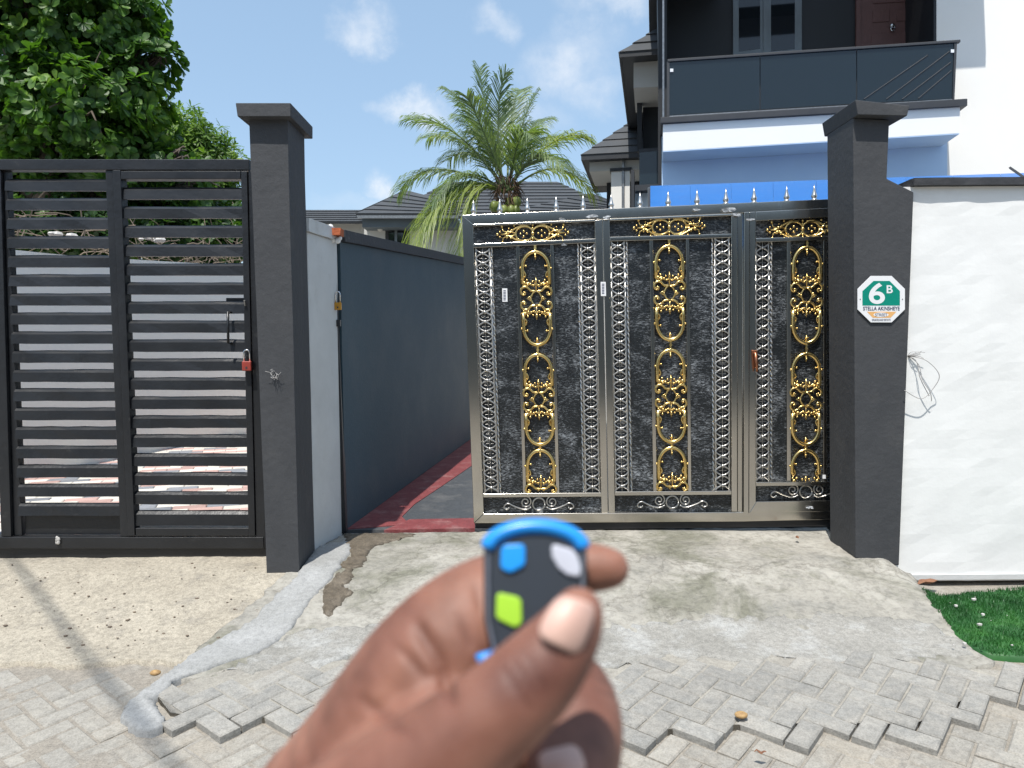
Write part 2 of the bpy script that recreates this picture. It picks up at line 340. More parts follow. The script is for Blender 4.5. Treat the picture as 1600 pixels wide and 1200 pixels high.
def rampmat():
    m, t, b, g = base_mat('rough_ramp_concrete'); L = t.links.new
    n1 = N(t, 'ShaderNodeTexNoise', i_Scale=3.0, i_Detail=11.0, i_Roughness=.66, i_Distortion=.4); L(g.outputs['Position'], n1.inputs['Vector'])
    n2 = N(t, 'ShaderNodeTexNoise', i_Scale=1.6, i_Detail=12.0, i_Roughness=.72, i_Distortion=.7); L(g.outputs['Position'], n2.inputs['Vector'])
    n3 = N(t, 'ShaderNodeTexNoise', i_Scale=28.0, i_Detail=8.0, i_Roughness=.7); L(g.outputs['Position'], n3.inputs['Vector'])
    r1 = ramp(t, n1.outputs['Fac'], [(.3, (.27,.26,.23)), (.5, (.355,.335,.29)), (.68, (.44,.42,.37))])
    r2 = ramp(t, n2.outputs['Fac'], [(.36, (1,1,1)), (.5, (0,0,0))])
    mx = N(t, 'ShaderNodeMix', data_type='RGBA'); L(r2.outputs[0], mx.inputs[0]); L(r1.outputs[0], mx.inputs[6]); mx.inputs[7].default_value = (.20,.195,.15,1)
    r3 = ramp(t, n3.outputs['Fac'], [(.38, (.62,.62,.62)), (.55, (1,1,1))])
    m2 = N(t, 'ShaderNodeMix', data_type='RGBA', blend_type='MULTIPLY'); m2.inputs[0].default_value = .7; L(mx.outputs[2], m2.inputs[6]); L(r3.outputs[0], m2.inputs[7])
    vo = N(t, 'ShaderNodeTexVoronoi', feature='DISTANCE_TO_EDGE', i_Scale=1.3)
    ds = N(t, 'ShaderNodeMix', data_type='VECTOR'); ds.inputs[0].default_value = .35; L(g.outputs['Position'], ds.inputs[4]); L(n1.outputs['Color'], ds.inputs[5]); L(ds.outputs[1], vo.inputs['Vector'])
    r4 = ramp(t, vo.outputs['Distance'], [(.0, (.35,.33,.3)), (.012, (1,1,1))])
    m3 = N(t, 'ShaderNodeMix', data_type='RGBA', blend_type='MULTIPLY'); m3.inputs[0].default_value = .45; L(m2.outputs[2], m3.inputs[6]); L(r4.outputs[0], m3.inputs[7])
    L(m3.outputs[2], b.inputs['Base Color']); b.inputs['Roughness'].default_value = .92
    ax = N(t, 'ShaderNodeMath', operation='MULTIPLY_ADD'); ax.inputs[1].default_value = 2.0; L(n1.outputs['Fac'], ax.inputs[0]); L(n3.outputs['Fac'], ax.inputs[2])
    bp = N(t, 'ShaderNodeBump', i_Strength=.9, i_Distance=.012); L(ax.outputs[0], bp.inputs['Height']); L(bp.outputs[0], b.inputs['Normal'])
    return m
M['ramp'] = rampmat()
def skinmat(name, a, b2, c):
    m, t, b, g = base_mat(name); L = t.links.new
    n1 = N(t, 'ShaderNodeTexNoise', i_Scale=38.0, i_Detail=6.0); L(g.outputs['Position'], n1.inputs['Vector'])
    r = ramp(t, n1.outputs['Fac'], [(.32, a), (.5, b2), (.68, c)]); vc = N(t, 'ShaderNodeVertexColor', layer_name='pigment'); mv = N(t, 'ShaderNodeMix', data_type='RGBA', blend_type='MULTIPLY'); mv.inputs[0].default_value = 1; L(r.outputs[0], mv.inputs[6]); L(vc.outputs[0], mv.inputs[7]); L(mv.outputs[2], b.inputs['Base Color'])
    b.inputs['Roughness'].default_value = .6; b.inputs['Subsurface Weight'].default_value = .12; b.inputs['Subsurface Radius'].default_value = (.01,.004,.002); b.inputs['Subsurface Scale'].default_value = .5
    n2 = N(t, 'ShaderNodeTexNoise', i_Scale=260.0, i_Detail=8.0, i_Roughness=.65); L(g.outputs['Position'], n2.inputs['Vector'])
    wv = N(t, 'ShaderNodeTexWave', i_Scale=60.0, i_Distortion=6.0, i_Detail=3.0); L(g.outputs['Position'], wv.inputs['Vector'])
    av = N(t, 'ShaderNodeMath', operation='MULTIPLY_ADD'); av.inputs[1].default_value = .25; L(wv.outputs['Fac'], av.inputs[0]); L(n2.outputs['Fac'], av.inputs[2])
    bp = N(t, 'ShaderNodeBump', i_Strength=.16, i_Distance=.0008); L(av.outputs[0], bp.inputs['Height']); L(bp.outputs[0], b.inputs['Normal'])
    return m
M['skin'] = skinmat('brown_skin', (.19,.082,.052), (.27,.12,.078), (.34,.165,.11))
M['nail'] = mat('fingernail', (.58,.36,.29), (.64,.42,.34), 60, .45)
# ================================================================ GROUND
def cdt_region(poly, step, zoff, amp, fn=None, jitter=0, world=False):
    P = [Vector(p) if world else G(p[0], p[1]) for p in poly]
    P = [(p[0], p[1]) for p in P]
    Q = []
    for i in range(len(P)):
        a = P[i]; b = P[(i+1) % len(P)]; L = math.hypot(b[0]-a[0], b[1]-a[1]); k = max(1, int(L/step))
        for j in range(k):
            t = j/k; x = lerp(a[0], b[0], t); y = lerp(a[1], b[1], t)
            if j and jitter: x += jitter*fbm(x*14, y*14, 3); y += jitter*fbm(x*14, y*14, 9)
            Q.append((x, y))
    xs = [q[0] for q in Q]; ys = [q[1] for q in Q]; V = [Vector(q) for q in Q]; n = len(Q)
    nx = int((max(xs)-min(xs))/step)+1; ny = int((max(ys)-min(ys))/step)+1
    for i in range(nx):
        for j in range(ny):
            x = min(xs)+i*step+step*.3*((j % 2)); y = min(ys)+j*step
            if inpoly(x, y, Q): V.append(Vector((x, y)))
    vo, ed, fa, *_ = delaunay_2d_cdt(V, [(i, (i+1) % n) for i in range(n)], [list(range(n))], 1, 1e-6)
    mb = MB()
    for vi, v in enumerate(vo):
        z = (fn(v.x, v.y) if fn else Z(v.x, v.y))+zoff*(1 if vi >= n or zoff < .005 else .25)+amp*(fbm(v.x*5, v.y*5, 1)+.5*fbm(v.x*19, v.y*19, 2))
        mb.v.append(Vector((v.x, v.y, z)))
    mb.f = [tuple(f) for f in fa]
    # skirt
    for i in range(n):
        j = (i+1) % n; k = len(mb.v)
        mb.v += [mb.v[i]-Vector((0, 0, .06)), mb.v[j]-Vector((0, 0, .06))]; mb.f.append((i, j, k+1, k))
    return mb
def struct(o):
    o['kind'] = 'structure'; return o
g0 = MB()
gx = [-400,-60,-20,-8,-5]+[-4+.2*i for i in range(41)]+[5,8,20,60,400]; gy = [-400,-60,-15,-4,0,1]+[1.2+.2*i for i in range(28)]+[7.5,9,12,20,40,120,400]
for y in gy:
    for x in gx: g0.v.append(Vector((x, y, Z(x, max(y, 1.5))-.075)))
nx = len(gx)
for j in range(len(gy)-1):
    for i in range(nx-1): a = j*nx+i; g0.f.append((a, a+1, a+nx+1, a+nx))
struct(g0.build('ground', M['sand'], origin=(0,0,0), fix=False))
APRON = [(-500,862),(414,862),(470,893),(474,915),(437,935),(400,968),(345,1003),(299,1029),(262,1035),(200,1030),(120,1040),(40,1034),(-500,1042)]
STRIP = [(494,858),(518,850),(546,848),(548,866),(527,893),(499,925),(475,955),(456,985),(425,1008),(402,1022),(357,1036),(315,1052),(276,1065),(250,1088),(235,1097),(258,1124),(254,1137),(225,1144),(212,1143),(200,1136),(188,1124),(198,1104),(250,1062),(299,1024),(345,1000),(389,975),(437,928),(466,899)]
RAMP = [(541,834),(742,831),(1292,824),(1310,846),(1337,866),(1403,879),(1425,902),(1442,922),(1475,965),(1505,1000),(1530,1022),(1555,1034),(1515,1048),(1470,1042),(1430,1030),(1350,1022),(1290,1034),(1230,1026),(1150,1030),(1090,1042),(1040,1020),(1000,1032),(900,1050),(700,1050),(600,1040),(545,1020),(500,1042),(455,1028),(400,1046),(330,1058),(276,1063),(310,1010),(400,940),(470,880),(494,858)]
struct(cdt_region(APRON, .035, 0, .006, jitter=.03).build('left_apron', M['cream_concrete'], origin=(-2.5,4,0), smooth=True, fix=False))
def ramp_fn(x, y):
    z = Z(x, y)
    r = max(0, min(1, (y-3.55)/.15))*max(0, min(1, (4.75-y)/.3)); return z+.010*r*abs(fbm(x*7, y*7, 5, 6))*1.6
struct(cdt_region(RAMP, .03, .002, .004, fn=ramp_fn, jitter=.02).build('concrete_ramp', M['ramp'], origin=(.6,4.2,0), smooth=True, fix=False))
def smooth_band(o): return o
lower_cement = [(345,1052),(430,1005),(470,985),(560,978),(900,985),(1100,965),(1300,960),(1420,968),(1500,1000),(1522,1024),(1440,1034),(1350,1026),(1290,1045),(1230,1030),(1150,1035),(1040,1024),(900,1054),(700,1054),(545,1024),(500,1046),(455,1032),(400,1050)]
struct(cdt_region(lower_cement, .03, .009, .003, jitter=.07).build('cement_skim', M['skim'], origin=(.6,3.6,0), smooth=True, fix=False))
struct(cdt_region(STRIP, .022, .016, .006, jitter=.02).build('cement_strip', M['cement'], origin=(-1.4,3.8,0), smooth=True, fix=False))
# lower sand level
LOW = -.020
sandp = [(-3.6,1.7),(3.6,1.7),(3.6,4.2),(2.3,4.3),(1.8,3.75),(-1.0,3.7),(-3.6,3.75)]
struct(cdt_region(sandp, .06, LOW-.002, .006, world=True).build('sand', M['sand'], origin=(0,3,0), smooth=True, fix=False))
# pavers -------------------------------------------------------
road = MB(); road.box((-3.6, 1.8, -.42), (3.6, 3.7, -.36)); road = struct(road.build('paving_bed', M['sand'], origin=(0,2.8,-.3)))
def paver_mesh(L, W, H, mat, name):
    b = .006; mb = MB(); h = []
    for (l, w_, z) in ((L/2, W/2, -H), (L/2, W/2, -b), (L/2-b, W/2-b, 0)):
        h.append([Vector(p) for p in ((-l,-w_,z),(l,-w_,z),(l,w_,z),(-l,w_,z))])
    mb.v = h[0]+h[1]+h[2]
    for k in (0, 4):
        for i in range(4): j = (i+1) % 4; mb.f.append((k+i, k+j, k+4+j, k+4+i))
    mb.f.append((8, 9, 10, 11)); me = bpy.data.meshes.new(name); me.from_pydata(mb.v, [], mb.f); me.materials.append(mat); return me
PL, PW = .184, .092
pm_hi = [paver_mesh(PL-.007-.002*i, PW-.007-.0015*i, .06, M['paver'], 'paver') for i in range(3)]
pm_lo = [paver_mesh(PL-.010, PW-.010, .06, M['paver_dusty'], 'paver') for i in range(1)]
FRONT = [(-50,1098),(258,1122),(330,1146),(400,1142),(470,1158),(560,1170),(980,1162),(1050,1158),(1130,1152),(1230,1158),(1300,1152),(1370,1160),(1430,1165),(1480,1142),(1530,1112),(1600,1098),(1800,1090)]
def front_y(px):
    for (a,b),(c,d) in zip(FRONT, FRONT[1:]):
        if px <= c: return lerp(b, d, (px-a)/(c-a))
    return 1090
ang = math.radians(51); ux = Vector((math.cos(ang), math.sin(ang), 0)); uy = Vector((-math.sin(ang), math.cos(ang), 0))
org = Vector((1.05, 2.83, 0)); np_ = 0
for i in range(-45, 46):
    for j in range(-45, 46):
        k = (i-j) % 4
        if k not in (0, 2): continue
        # herringbone on a unit grid: horizontal block covers (i,j),(i+1,j) when k==0; vertical covers (i,j),(i,j+1) when k==2 shifted
        if k == 0: c = org+ux*(PW*(i+1))+uy*(PW*(j+.5)); rot = ang
        else: c = org+ux*(PW*(i+.5))+uy*(PW*(j+1)); rot = ang+math.pi/2
        if k == 2: c = org+ux*(PW*(i+.5))+uy*(PW*(j))
        if c.y < 2.15 or c.y > 3.75 or abs(c.x) > .70*c.y+.25: continue
        px, py = proj((c.x, c.y, Z(c.x, c.y)))
        if py > 1290: continue
        if inpoly(px, py-6, RAMP) or inpoly(px, py, STRIP) or inpoly(px, py, APRON): continue
        if px > 1430 and py < 1032: continue
        right = px > 225 and not (px < 262 and py > 1110)
        hi = right and py < front_y(px)
        if hi and px < 345 and py < 1078: continue
        if not hi and py < 1010: continue
        if px < 225 and py < 1050: continue
        me = random.choice(pm_hi if hi else pm_lo)
        o = bpy.data.objects.new('paver', me); C.objects.link(o); o.parent = road
        z = Z(c.x, c.y)+(.010 if hi else LOW+(.002 if px < 240 else .005)+.006*fbm(c.x*2.5, c.y*2.5, 4))+random.uniform(-.0025, .0025)
        o.location = Vector((c.x, c.y, z))-road.location
        dz = (Z(c.x, c.y+.05)-Z(c.x, c.y-.05))/.1
        e = Matrix.Rotation(math.atan(dz), 4, 'X') @ Matrix.Rotation(rot+random.uniform(-.012, .012), 4, 'Z') @ Matrix.Rotation(random.uniform(-.012, .012), 4, 'X')
        o.rotation_euler = e.to_euler(); np_ += 1
print('pavers', np_)
# joint fill under raised pavers
bedp = [(266,1114),(330,1124),(400,1120),(560,1142),(980,1144),(1130,1134),(1300,1130),(1430,1132),(1505,1094),(1580,1065),(1600,1050),(1500,1045),(1400,1030),(1250,1015),(1040,1018),(600,1035),(455,1026),(330,1050),(247,1090)]
struct(cdt_region(bedp, .05, .002, .002).build('joint_sand', M['joint'], origin=(0,3,0), smooth=True, fix=False))
# alley floor ----------------------------------------------------
W0, W1 = Vector((-1.12, 5.08, 0)), Vector((-.06, 13.8, 0))
al = MB(); al.box((-2.0, 5.09, -.3), (3.6, 24, .028)); struct(al.build('alley_floor', M['grey_screed'], origin=(1,9,0)))
rs = MB()
for a, b in zip([(541,831),(600,788),(660,745),(735,690)], [(600,788),(660,745),(735,690),(790,650)]): pass
Pr = [G(541,831)+Vector((0,.03,0)), G(640,822), G(628,810), G(648,790), G(690,762), G(742,726), G(800,690), G(770,662), G(735,688)]
rs.prism([Vector((p.x, p.y, .034)) for p in Pr], [Vector((p.x, p.y, .0)) for p in Pr]); struct(rs.build('red_strip', M['red_screed']))
rt = MB(); Pt = [G(600,832), G(742,829), G(742,813), G(640,815)]
rt.prism([Vector((p.x, p.y, .037)) for p in Pt], [Vector((p.x, p.y, .0)) for p in Pt]); struct(rt.build('red_threshold', M['red_screed']))
rt = MB(); rt.box((-.2, 5.11, 0), (2.4, 5.2, .03)); struct(rt.build('gate_threshold', M['cream_concrete']))
# left yard floor ---------------------------------------------
yard = MB(); yard.box((-14, 4.75, -.2), (-1.5, 24, .0)); yard = struct(yard.build('yard_floor', M['rag'], origin=(-6,9,0)))
ycol = [mat('yard_paver_cream', (.66,.62,.55), None, 9, .9, rnd=.1), mat('yard_paver_pink', (.50,.33,.29), None, 9, .9, rnd=.15), mat('yard_paver_grey', (.24,.25,.27), None, 9, .9, rnd=.15)]
yms = [paver_mesh(.245, .12, .05, m, 'yard_paver') for m in ycol]
st = [MB(), MB(), MB()]; cnt = 0
a2 = math.radians(18)
for i in range(-34, 34):
    for j in range(-60, 60):
        cx = i*.25+(.125 if j % 2 else 0); cy = j*.125
        c = Vector((-2.9+cx*math.cos(a2)-cy*math.sin(a2), 7.5+cx*math.sin(a2)+cy*math.cos(a2), .018))
        if not (5.0 < c.y < 11.5 and -5.2 < c.x < -1.75): continue
        k = random.choice((0,0,0,1,1,2))
        px, py = proj(c)
        if py > 715 and 10 < px < 400 and c.y < 8.2 and cnt < 290:
            o = bpy.data.objects.new('paver', yms[k]); C.objects.link(o); o.parent = yard; o.location = c-yard.location; o.rotation_euler = (0, 0, a2); cnt += 1
        else:
            e1 = Vector((math.cos(a2), math.sin(a2), 0))*.1225; e2 = Vector((-math.sin(a2), math.cos(a2), 0))*.06
            st[k].prism([c-e1-e2, c+e1-e2, c+e1+e2, c-e1+e2], [c-e1-e2-Vector((0,0,.04)), c+e1-e2-Vector((0,0,.04)), c+e1+e2-Vector((0,0,.04)), c-e1+e2-Vector((0,0,.04))])
for k in range(3):
    if st[k].v:
        o = st[k].build('paver', ycol[k], yard); o['kind'] = 'stuff'
# turf --------------------------------------------------------
TURF = [(1440,922),(1600,920),(1980,918),(1980,1032),(1600,1029),(1545,1025),(1512,1008),(1485,983),(1458,950)]
tf = cdt_region(TURF, .03, .010, .006, jitter=.02)
tpoly = [(G(x, y).x, G(x, y).y) for x, y in TURF]
xs = [p[0] for p in tpoly]; ys = [p[1] for p in tpoly]; n = 0
tb = MB()
while n < 26000:
    x = random.uniform(min(xs), max(xs)); y = random.uniform(min(ys), max(ys))
    if not inpoly(x, y, tpoly): continue
    n += 1
    z = Z(x, y)+.008; a = random.uniform(0, 6.28); h = random.uniform(.012, .024); lw = .0022
    d = Vector((math.cos(a), math.sin(a), 0)); l = Vector((random.uniform(-1,1), random.uniform(-1,1), 0))*.012
    k = len(tb.v); tb.v += [Vector((x, y, z))-d*lw, Vector((x, y, z))+d*lw, Vector((x, y, z+h))+l]; tb.f.append((k, k+1, k+2))
tbase = tf.build('turf_mat', M['turf'], origin=(2.9,3.9,-.12), smooth=True, fix=False); tag(tbase, 'green artificial turf mat lying against the white wall at the right edge', 'turf mat')
o = tb.build('blade', M['turf'], tbase, fix=False); o['kind'] = 'stuff'
# water stain sheet on ramp by post
ws = cdt_region([(537,836),(650,836),(622,846),(600,850),(580,860),(566,884),(548,905),(540,935),(520,962),(505,960),(505,925),(530,895),(548,870),(545,855)], .02, .014, .004, fn=ramp_fn, jitter=.04)
struct(ws.build('damp_patch', mat('damp_concrete', (.12,.095,.065), (.21,.175,.13), 7, .6, bump=.8, bscale=40, speck=.35), origin=(-.9,4.7,0), smooth=True, fix=False))

# ================================================================ PILLARS AND WALLS
PL1 = Plane((0, 4.26, 0), (0, -1, 0)); PR1 = Plane((0, 4.40, 0), (0, -1, 0))
def rough_up(o, amp=.003, cuts=5):
    o.modifiers.clear()
    bm = bmesh.new(); bm.from_mesh(o.data); bmesh.ops.subdivide_edges(bm, edges=bm.edges, cuts=cuts, use_grid_fill=True)
    for v in bm.verts:
        q = v.co+o.location; k = fbm(q.x*6, q.y*6, q.z*4)
        v.co += Vector((amp*k, amp*fbm(q.z*5, q.x*6, 3), 0))
    bm.to_mesh(o.data); bm.free()
t = thing('gate_pillar', 'black rendered pillar with flat cap between the louvred gate and the alley', 'pillar', (-1.3, 4.4, 0), 'black gate pillars')
m = MB(); PL1.quad(m, [(389,186),(449,186),(467.5,898),(417,898)], -.34, 0); rough_up(m.build('shaft', M['black_render'], t), .003, 9)
m = MB(); PL1.quad(m, [(374,166),(459,166),(459,187),(377,187)], -.40, .06); m.build('cap', M['black_render'], t, bevel=.004)
m = MB()
for i in range(16):
    c = PL1(429+random.uniform(-5,5), 584+random.uniform(-6,6), .012); P = []
    d = Vector((random.uniform(-1,1), random.uniform(-1.2,0), random.uniform(-1,1)))*.02
    e = Vector((random.uniform(-1,1), random.uniform(-1,.4), random.uniform(-1,1)))*.018
    P = [c+Vector((0,.02,0)), c, c+d, c+d+e]; m.tube(P, .0012, 4)
tag(m.build('wire_tuft', M['wire']), 'tuft of cut pale wires sticking out of the left black pillar', 'wires')
t = thing('gate_pillar', 'black rendered pillar carrying the green and white house number sign', 'pillar', (2.1, 4.6, 0), 'black gate pillars')
m = MB(); PR1.quad(m, [(1333,184),(1390,187),(1386,279),(1428,300),(1418,560),(1405,884),(1337,872),(1335,500)], -.36, 0); m.build('shaft', M['black_render'], t, bevel=.006)
m = MB(); PR1.quad(m, [(1329,161),(1413,170),(1409,186),(1333,184)], -.40, .06); m.build('cap', M['black_render'], t, bevel=.004)
# sign
S = Plane((0, 4.40-.006, 0), (0, -1, 0))
sg = thing('house_number_sign', 'octagonal white and green plate reading 6B Stella Akinsheye Street on the right pillar', 'sign', S(1376,504))
def octo(cx, cy, hw, hh, k=.44): return [(cx-hw*k,cy-hh),(cx+hw*k,cy-hh),(cx+hw,cy-hh*k),(cx+hw,cy+hh*k),(cx+hw*k,cy+hh),(cx-hw*k,cy+hh),(cx-hw,cy+hh*k),(cx-hw,cy-hh*k)]
m = MB(); S.quad(m, octo(1376.5,467.5,37,36.3), 0, .004); m.build('plate', M['sign_white'], sg, bevel=.0008)
m = MB(); S.quad(m, [(1364.5,439),(1389.5,439),(1405.5,455),(1405.5,477.5),(1347,477.5),(1347,455)], .0041, .0046); m.build('green_panel', M['sign_green'], sg)
m = MB(); S.quad(m, [(1354,487),(1400,487),(1391,496.5),(1363,496.5)], .0041, .0046); m.build('orange_panel', M['sign_orange'], sg)
m = MB(); S.quad(m, [(1376+12*math.cos(a*.5236),491.8+3.6*math.sin(a*.5236)) for a in range(12)], .0047, .0050); m.build('oval', M['sign_white'], sg)
def text(s, plane, px, py, hpx, mat_, parent, w_=.005, bold=0, wpx=None, name='lettering'):
    cu = bpy.data.curves.new(name, 'FONT'); cu.body = s; cu.align_x = 'CENTER'; cu.align_y = 'CENTER'; cu.size = 1; cu.offset = bold; cu.extrude = .02
    ob = bpy.data.objects.new('tmp_text', cu); C.objects.link(ob); bpy.context.view_layer.update()
    me = bpy.data.meshes.new_from_object(ob.evaluated_get(bpy.context.evaluated_depsgraph_get())); bpy.data.objects.remove(ob)
    xs = [v.co.x for v in me.vertices]; ys = [v.co.y for v in me.vertices]; W = max(xs)-min(xs); H = max(ys)-min(ys); cx = (max(xs)+min(xs))/2; cy = (max(ys)+min(ys))/2
    off = wloc(parent); k = hpx/H; kx = (wpx/W) if wpx else k
    for v in me.vertices:
        x, y, z = v.co; v.co = plane(px+(x-cx)*kx, py-(y-cy)*k, w_+(.0004 if z > 0 else 0))-off
    me.materials.append(mat_); o = bpy.data.objects.new(name, me); C.objects.link(o); o.parent = parent; return o
text('6', S, 1369.5, 458.5, 33, M['sign_white'], sg, bold=.018, wpx=25)
text('B', S, 1389.5, 452, 12.5, M['sign_white'], sg, bold=.018, wpx=9.5)
text('STELLA AKINSHEYE', S, 1376.5, 482, 6, M['sign_blue'], sg, bold=.014, wpx=57)
text('STREET', S, 1376.3, 492, 4.4, M['sign_blue'], sg, w_=.0052, bold=.008, wpx=19)
text('GRACELAND ESTATE', S, 1376.3, 499.8, 3, M['sign_blue'], sg, wpx=29, bold=.004)
for x in (1343.5, 1409.5):
    m = MB(); c = S(x, 467.5, .005); m.ball(c, .0035, sy=.5); m.build('screw', M['steel_grey'], sg)
# right white wall
WR = Plane((0, 4.43, 0), (0, -1, 0))
t = thing('boundary_wall', 'white rendered boundary wall with black coping at the right of the number pillar', 'wall', (3.2, 4.5, -.1))
m = MB(); a = WR(1405,900); b = WR(1428,292); m.box((a.x-.02, 4.43, -.14), (6.5, 4.63, b.z)); o = m.build('wall_face', M['white_render'], t); rough_up(o, .004, 40)
m = MB(); P = [WR(1422,279), WR(1440,292)]; 
zt = WR(1430,280).z; zb = b.z+.002
m.box((WR(1424,285).x, 4.39, zb), (6.5, 4.67, zt)); o = m.build('coping', M['coping_paint'], t); rough_up(o, .006, 40)
m = MB(); m.box((a.x+.01, 4.418, -.13), (6.5, 4.429, -.10)); m.build('footing', M['grey_white'], t)
m = MB(); m.tube([at(1578,262,4.6), at(1604,280,4.45)], .008, 4); tag(m.build('steel_offcut', M['dark_trim']), 'dark steel offcut lying on the coping at the upper right edge', 'steel bar')
# wires right
t = thing('wire_bundle', 'loose grey wires poking out where right pillar meets white wall', 'wires', WR(1425,555))
def wire(pts, r=.0022):
    m = MB(); P = [WR(x, y, w_) for x, y, w_ in pts]; Q = []
    for i in range(len(P)-1):
        p0 = P[max(i-1,0)]; p1 = P[i]; p2 = P[i+1]; p3 = P[min(i+2, len(P)-1)]
        for k in range(6):
            u = k/6; Q.append(.5*((2*p1)+(-p0+p2)*u+(2*p0-5*p1+4*p2-p3)*u*u+(-p0+3*p1-3*p2+p3)*u**3))
    Q.append(P[-1]); m.tube(Q, r, 6); m.build('wire', M['wire'], t, smooth=True)
wire([(1419,556,.0),(1440,563,.05),(1457,585,.07),(1450,607,.05),(1432,622,.05),(1405,609,.06)])
wire([(1420,556,.0),(1430,570,.04),(1434,592,.05),(1446,612,.05),(1451,626,.03)])
wire([(1419,557,.0),(1428,565,.03),(1432,590,.04),(1446,618,.04)])
for i in range(8): wire([(1418,556,0),(1424+random.uniform(-4,6),553+random.uniform(-5,5),.03),(1432+random.uniform(-6,10),552+random.uniform(-9,9),.04)], .0014)
# white pier
t = thing('boundary_wall', 'short white rendered wall end beside the left black pillar', 'wall', (-1.3, 4.9, 0))
m = MB(); Ppx = [(-1.40,4.63),(-1.215,4.63),(-1.135,5.06),(-1.40,5.06)]
ztop = at(500,348,4.8).z
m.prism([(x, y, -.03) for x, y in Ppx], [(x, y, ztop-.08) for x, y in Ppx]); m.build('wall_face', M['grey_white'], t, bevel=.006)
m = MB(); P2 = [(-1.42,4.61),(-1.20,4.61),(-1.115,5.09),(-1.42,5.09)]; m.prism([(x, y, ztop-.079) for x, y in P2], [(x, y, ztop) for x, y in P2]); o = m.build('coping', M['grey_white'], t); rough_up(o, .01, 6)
c = at(524,364,5.0); m = MB(); m.box(c-Vector((.03,.05,.02)), c+Vector((.045,.06,.025))); o = m.build('brick', M['brick_orange']); rough_up(o, .012, 3)
tag(o, 'broken orange clay brick on top of the wall where the alley begins', 'brick')
m = MB()
for dx, dz, r in ((-.02,-.045,.022),(.015,-.05,.02),(-.03,.04,.018),(.03,-.035,.014)): m.ball(c+Vector((dx,0,dz)), r, seg=6, rings=4)
tag(m.build('mortar_lump', M['white_render']), 'lumps of white mortar around the orange brick', 'mortar')
# navy wall
t = thing('boundary_wall', 'long dark blue alley wall with black sloped coping', 'wall', (-.6, 8, 0))
dn = (W1-W0).normalized(); sdn = Vector((-dn.y, dn.x, 0)); Lw = (W1-W0).length
za, zb2 = at(524,378,5.08).z, at(722,413,9.28).z; sl_ = (zb2-za)/4.2
m = MB(); m.box8([W0, W1, W1+Vector((0,0,za+sl_*(W1.y-W0.y))), W0+Vector((0,0,za)), W0+sdn*.16, W1+sdn*.16, W1+sdn*.16+Vector((0,0,za+sl_*(W1.y-W0.y))), W0+sdn*.16+Vector((0,0,za))])
o = m.build('wall_face', M['navy'], t); rough_up(o, .003, 12)
m = MB(); u = Vector((0,0,.002)); A = W0+Vector((0,0,za))-sdn*.035+u; B = W1+Vector((0,0,za+sl_*(W1.y-W0.y)))-sdn*.035+u; h = Vector((0,0,.075))
m.box8([A, B, B+h*1.3, A+h, A+sdn*.24, B+sdn*.24, B+sdn*.24+h*1.3, A+sdn*.24+h]); o = m.build('coping', M['coping_paint'], t); rough_up(o, .006, 18)
# steel post
PP = Plane((0, 5.05, 0), (0, -1, 0))
t = thing('gate_post', 'thin black steel gate post fixed to the white wall end', 'post', PP(535,832))
m = MB(); PP.quad(m, [(513,383),(524.5,383),(541,833),(529.5,833)], -.05, .01); m.build('post_shaft', M['black_paint'], t, bevel=.002)
for y in (478, 606, 778):
    m = MB(); x = lerp(519, 535, (y-383)/450); m.ball(PP(x-4, y, .012), .014, seg=6, rings=4); m.build('mortar_dab', M['rag'], t)
m = MB(); m.box(PP(527,500,.0), PP(533,510,.03)); m.build('hasp', M['black_paint'], t)
def padlock(c, s, body, label, shack=.6, rot=0):
    t = thing('padlock', label, 'padlock', c)
    m = MB(); w_ = .02*s; h_ = .021*s; d_ = .009*s
    m.box(c+Vector((-w_,-d_,-h_)), c+Vector((w_,d_,h_))); m.build('lock_body', body, t, bevel=.004*s)
    m = MB(); P = [c+Vector((-.013*s,0,h_)), c+Vector((-.013*s,0,h_+.03*s*shack*1.6))]
    for k in range(1, 8):
        a = math.pi-math.pi*k/8; P.append(c+Vector((.013*s*math.cos(a), 0, h_+.03*s*shack*1.6+.013*s*math.sin(a))))
    P += [c+Vector((.013*s,0,h_+.03*s*shack*1.6)), c+Vector((.013*s,0,h_))]; m.tube(P, .0036*s, 8); m.build('shackle', M['chrome'], t, smooth=True)
    m = MB(); m.box(c+Vector((-.004*s,-d_-.0012,-.012*s)), c+Vector((.004*s,-d_+.001,-.002*s))); m.build('keyhole_cover', M['dark_trim'], t)
padlock(PP(530.5,479,.045), 1.15, M['yellow_brass'], 'yellow padlock hanging on the thin steel post by the blue wall', 1.0)
# ================================================================ LEFT LOUVRED GATE
GL = Plane((0, 4.54, 0), (0, -1, 0))
LG = thing('louvred_gate', 'black steel gate with horizontal louvre slats, left of the picture', 'gate', GL(200,872))
def gq(name, c, w0, w1, mt='black_paint', bev=.003, plane=GL, parent=LG):
    m = MB(); plane.quad(m, c, w0, w1); return m.build(name, M[mt], parent, bevel=bev)
gq('top_rail', [(-190,250),(391,250),(391,266.5),(-190,266.5)], -.05, .02)
gq('bottom_rail', [(-190,838),(413,838),(414,856),(-190,856)], -.05, .02)
gq('kick_plate', [(-190,856.5),(416,856.5),(416,873),(-190,873)], -.03, .0)
def vx(xt, xb, y, yt=260, yb=850): return lerp(xt, xb, (y-yt)/(yb-yt))
def vstile(name, xa, xb, xc, xd, y0, y1, w0, w1): # (left top, right top, left bottom, right bottom)
    gq(name, [(vx(xa,xc,y0),y0),(vx(xb,xd,y0),y0),(vx(xb,xd,y1),y1),(vx(xa,xc,y1),y1)], w0, w1)
vstile('stile', -20, 3, 5, 20, 267, 837.5, -.05, .015)
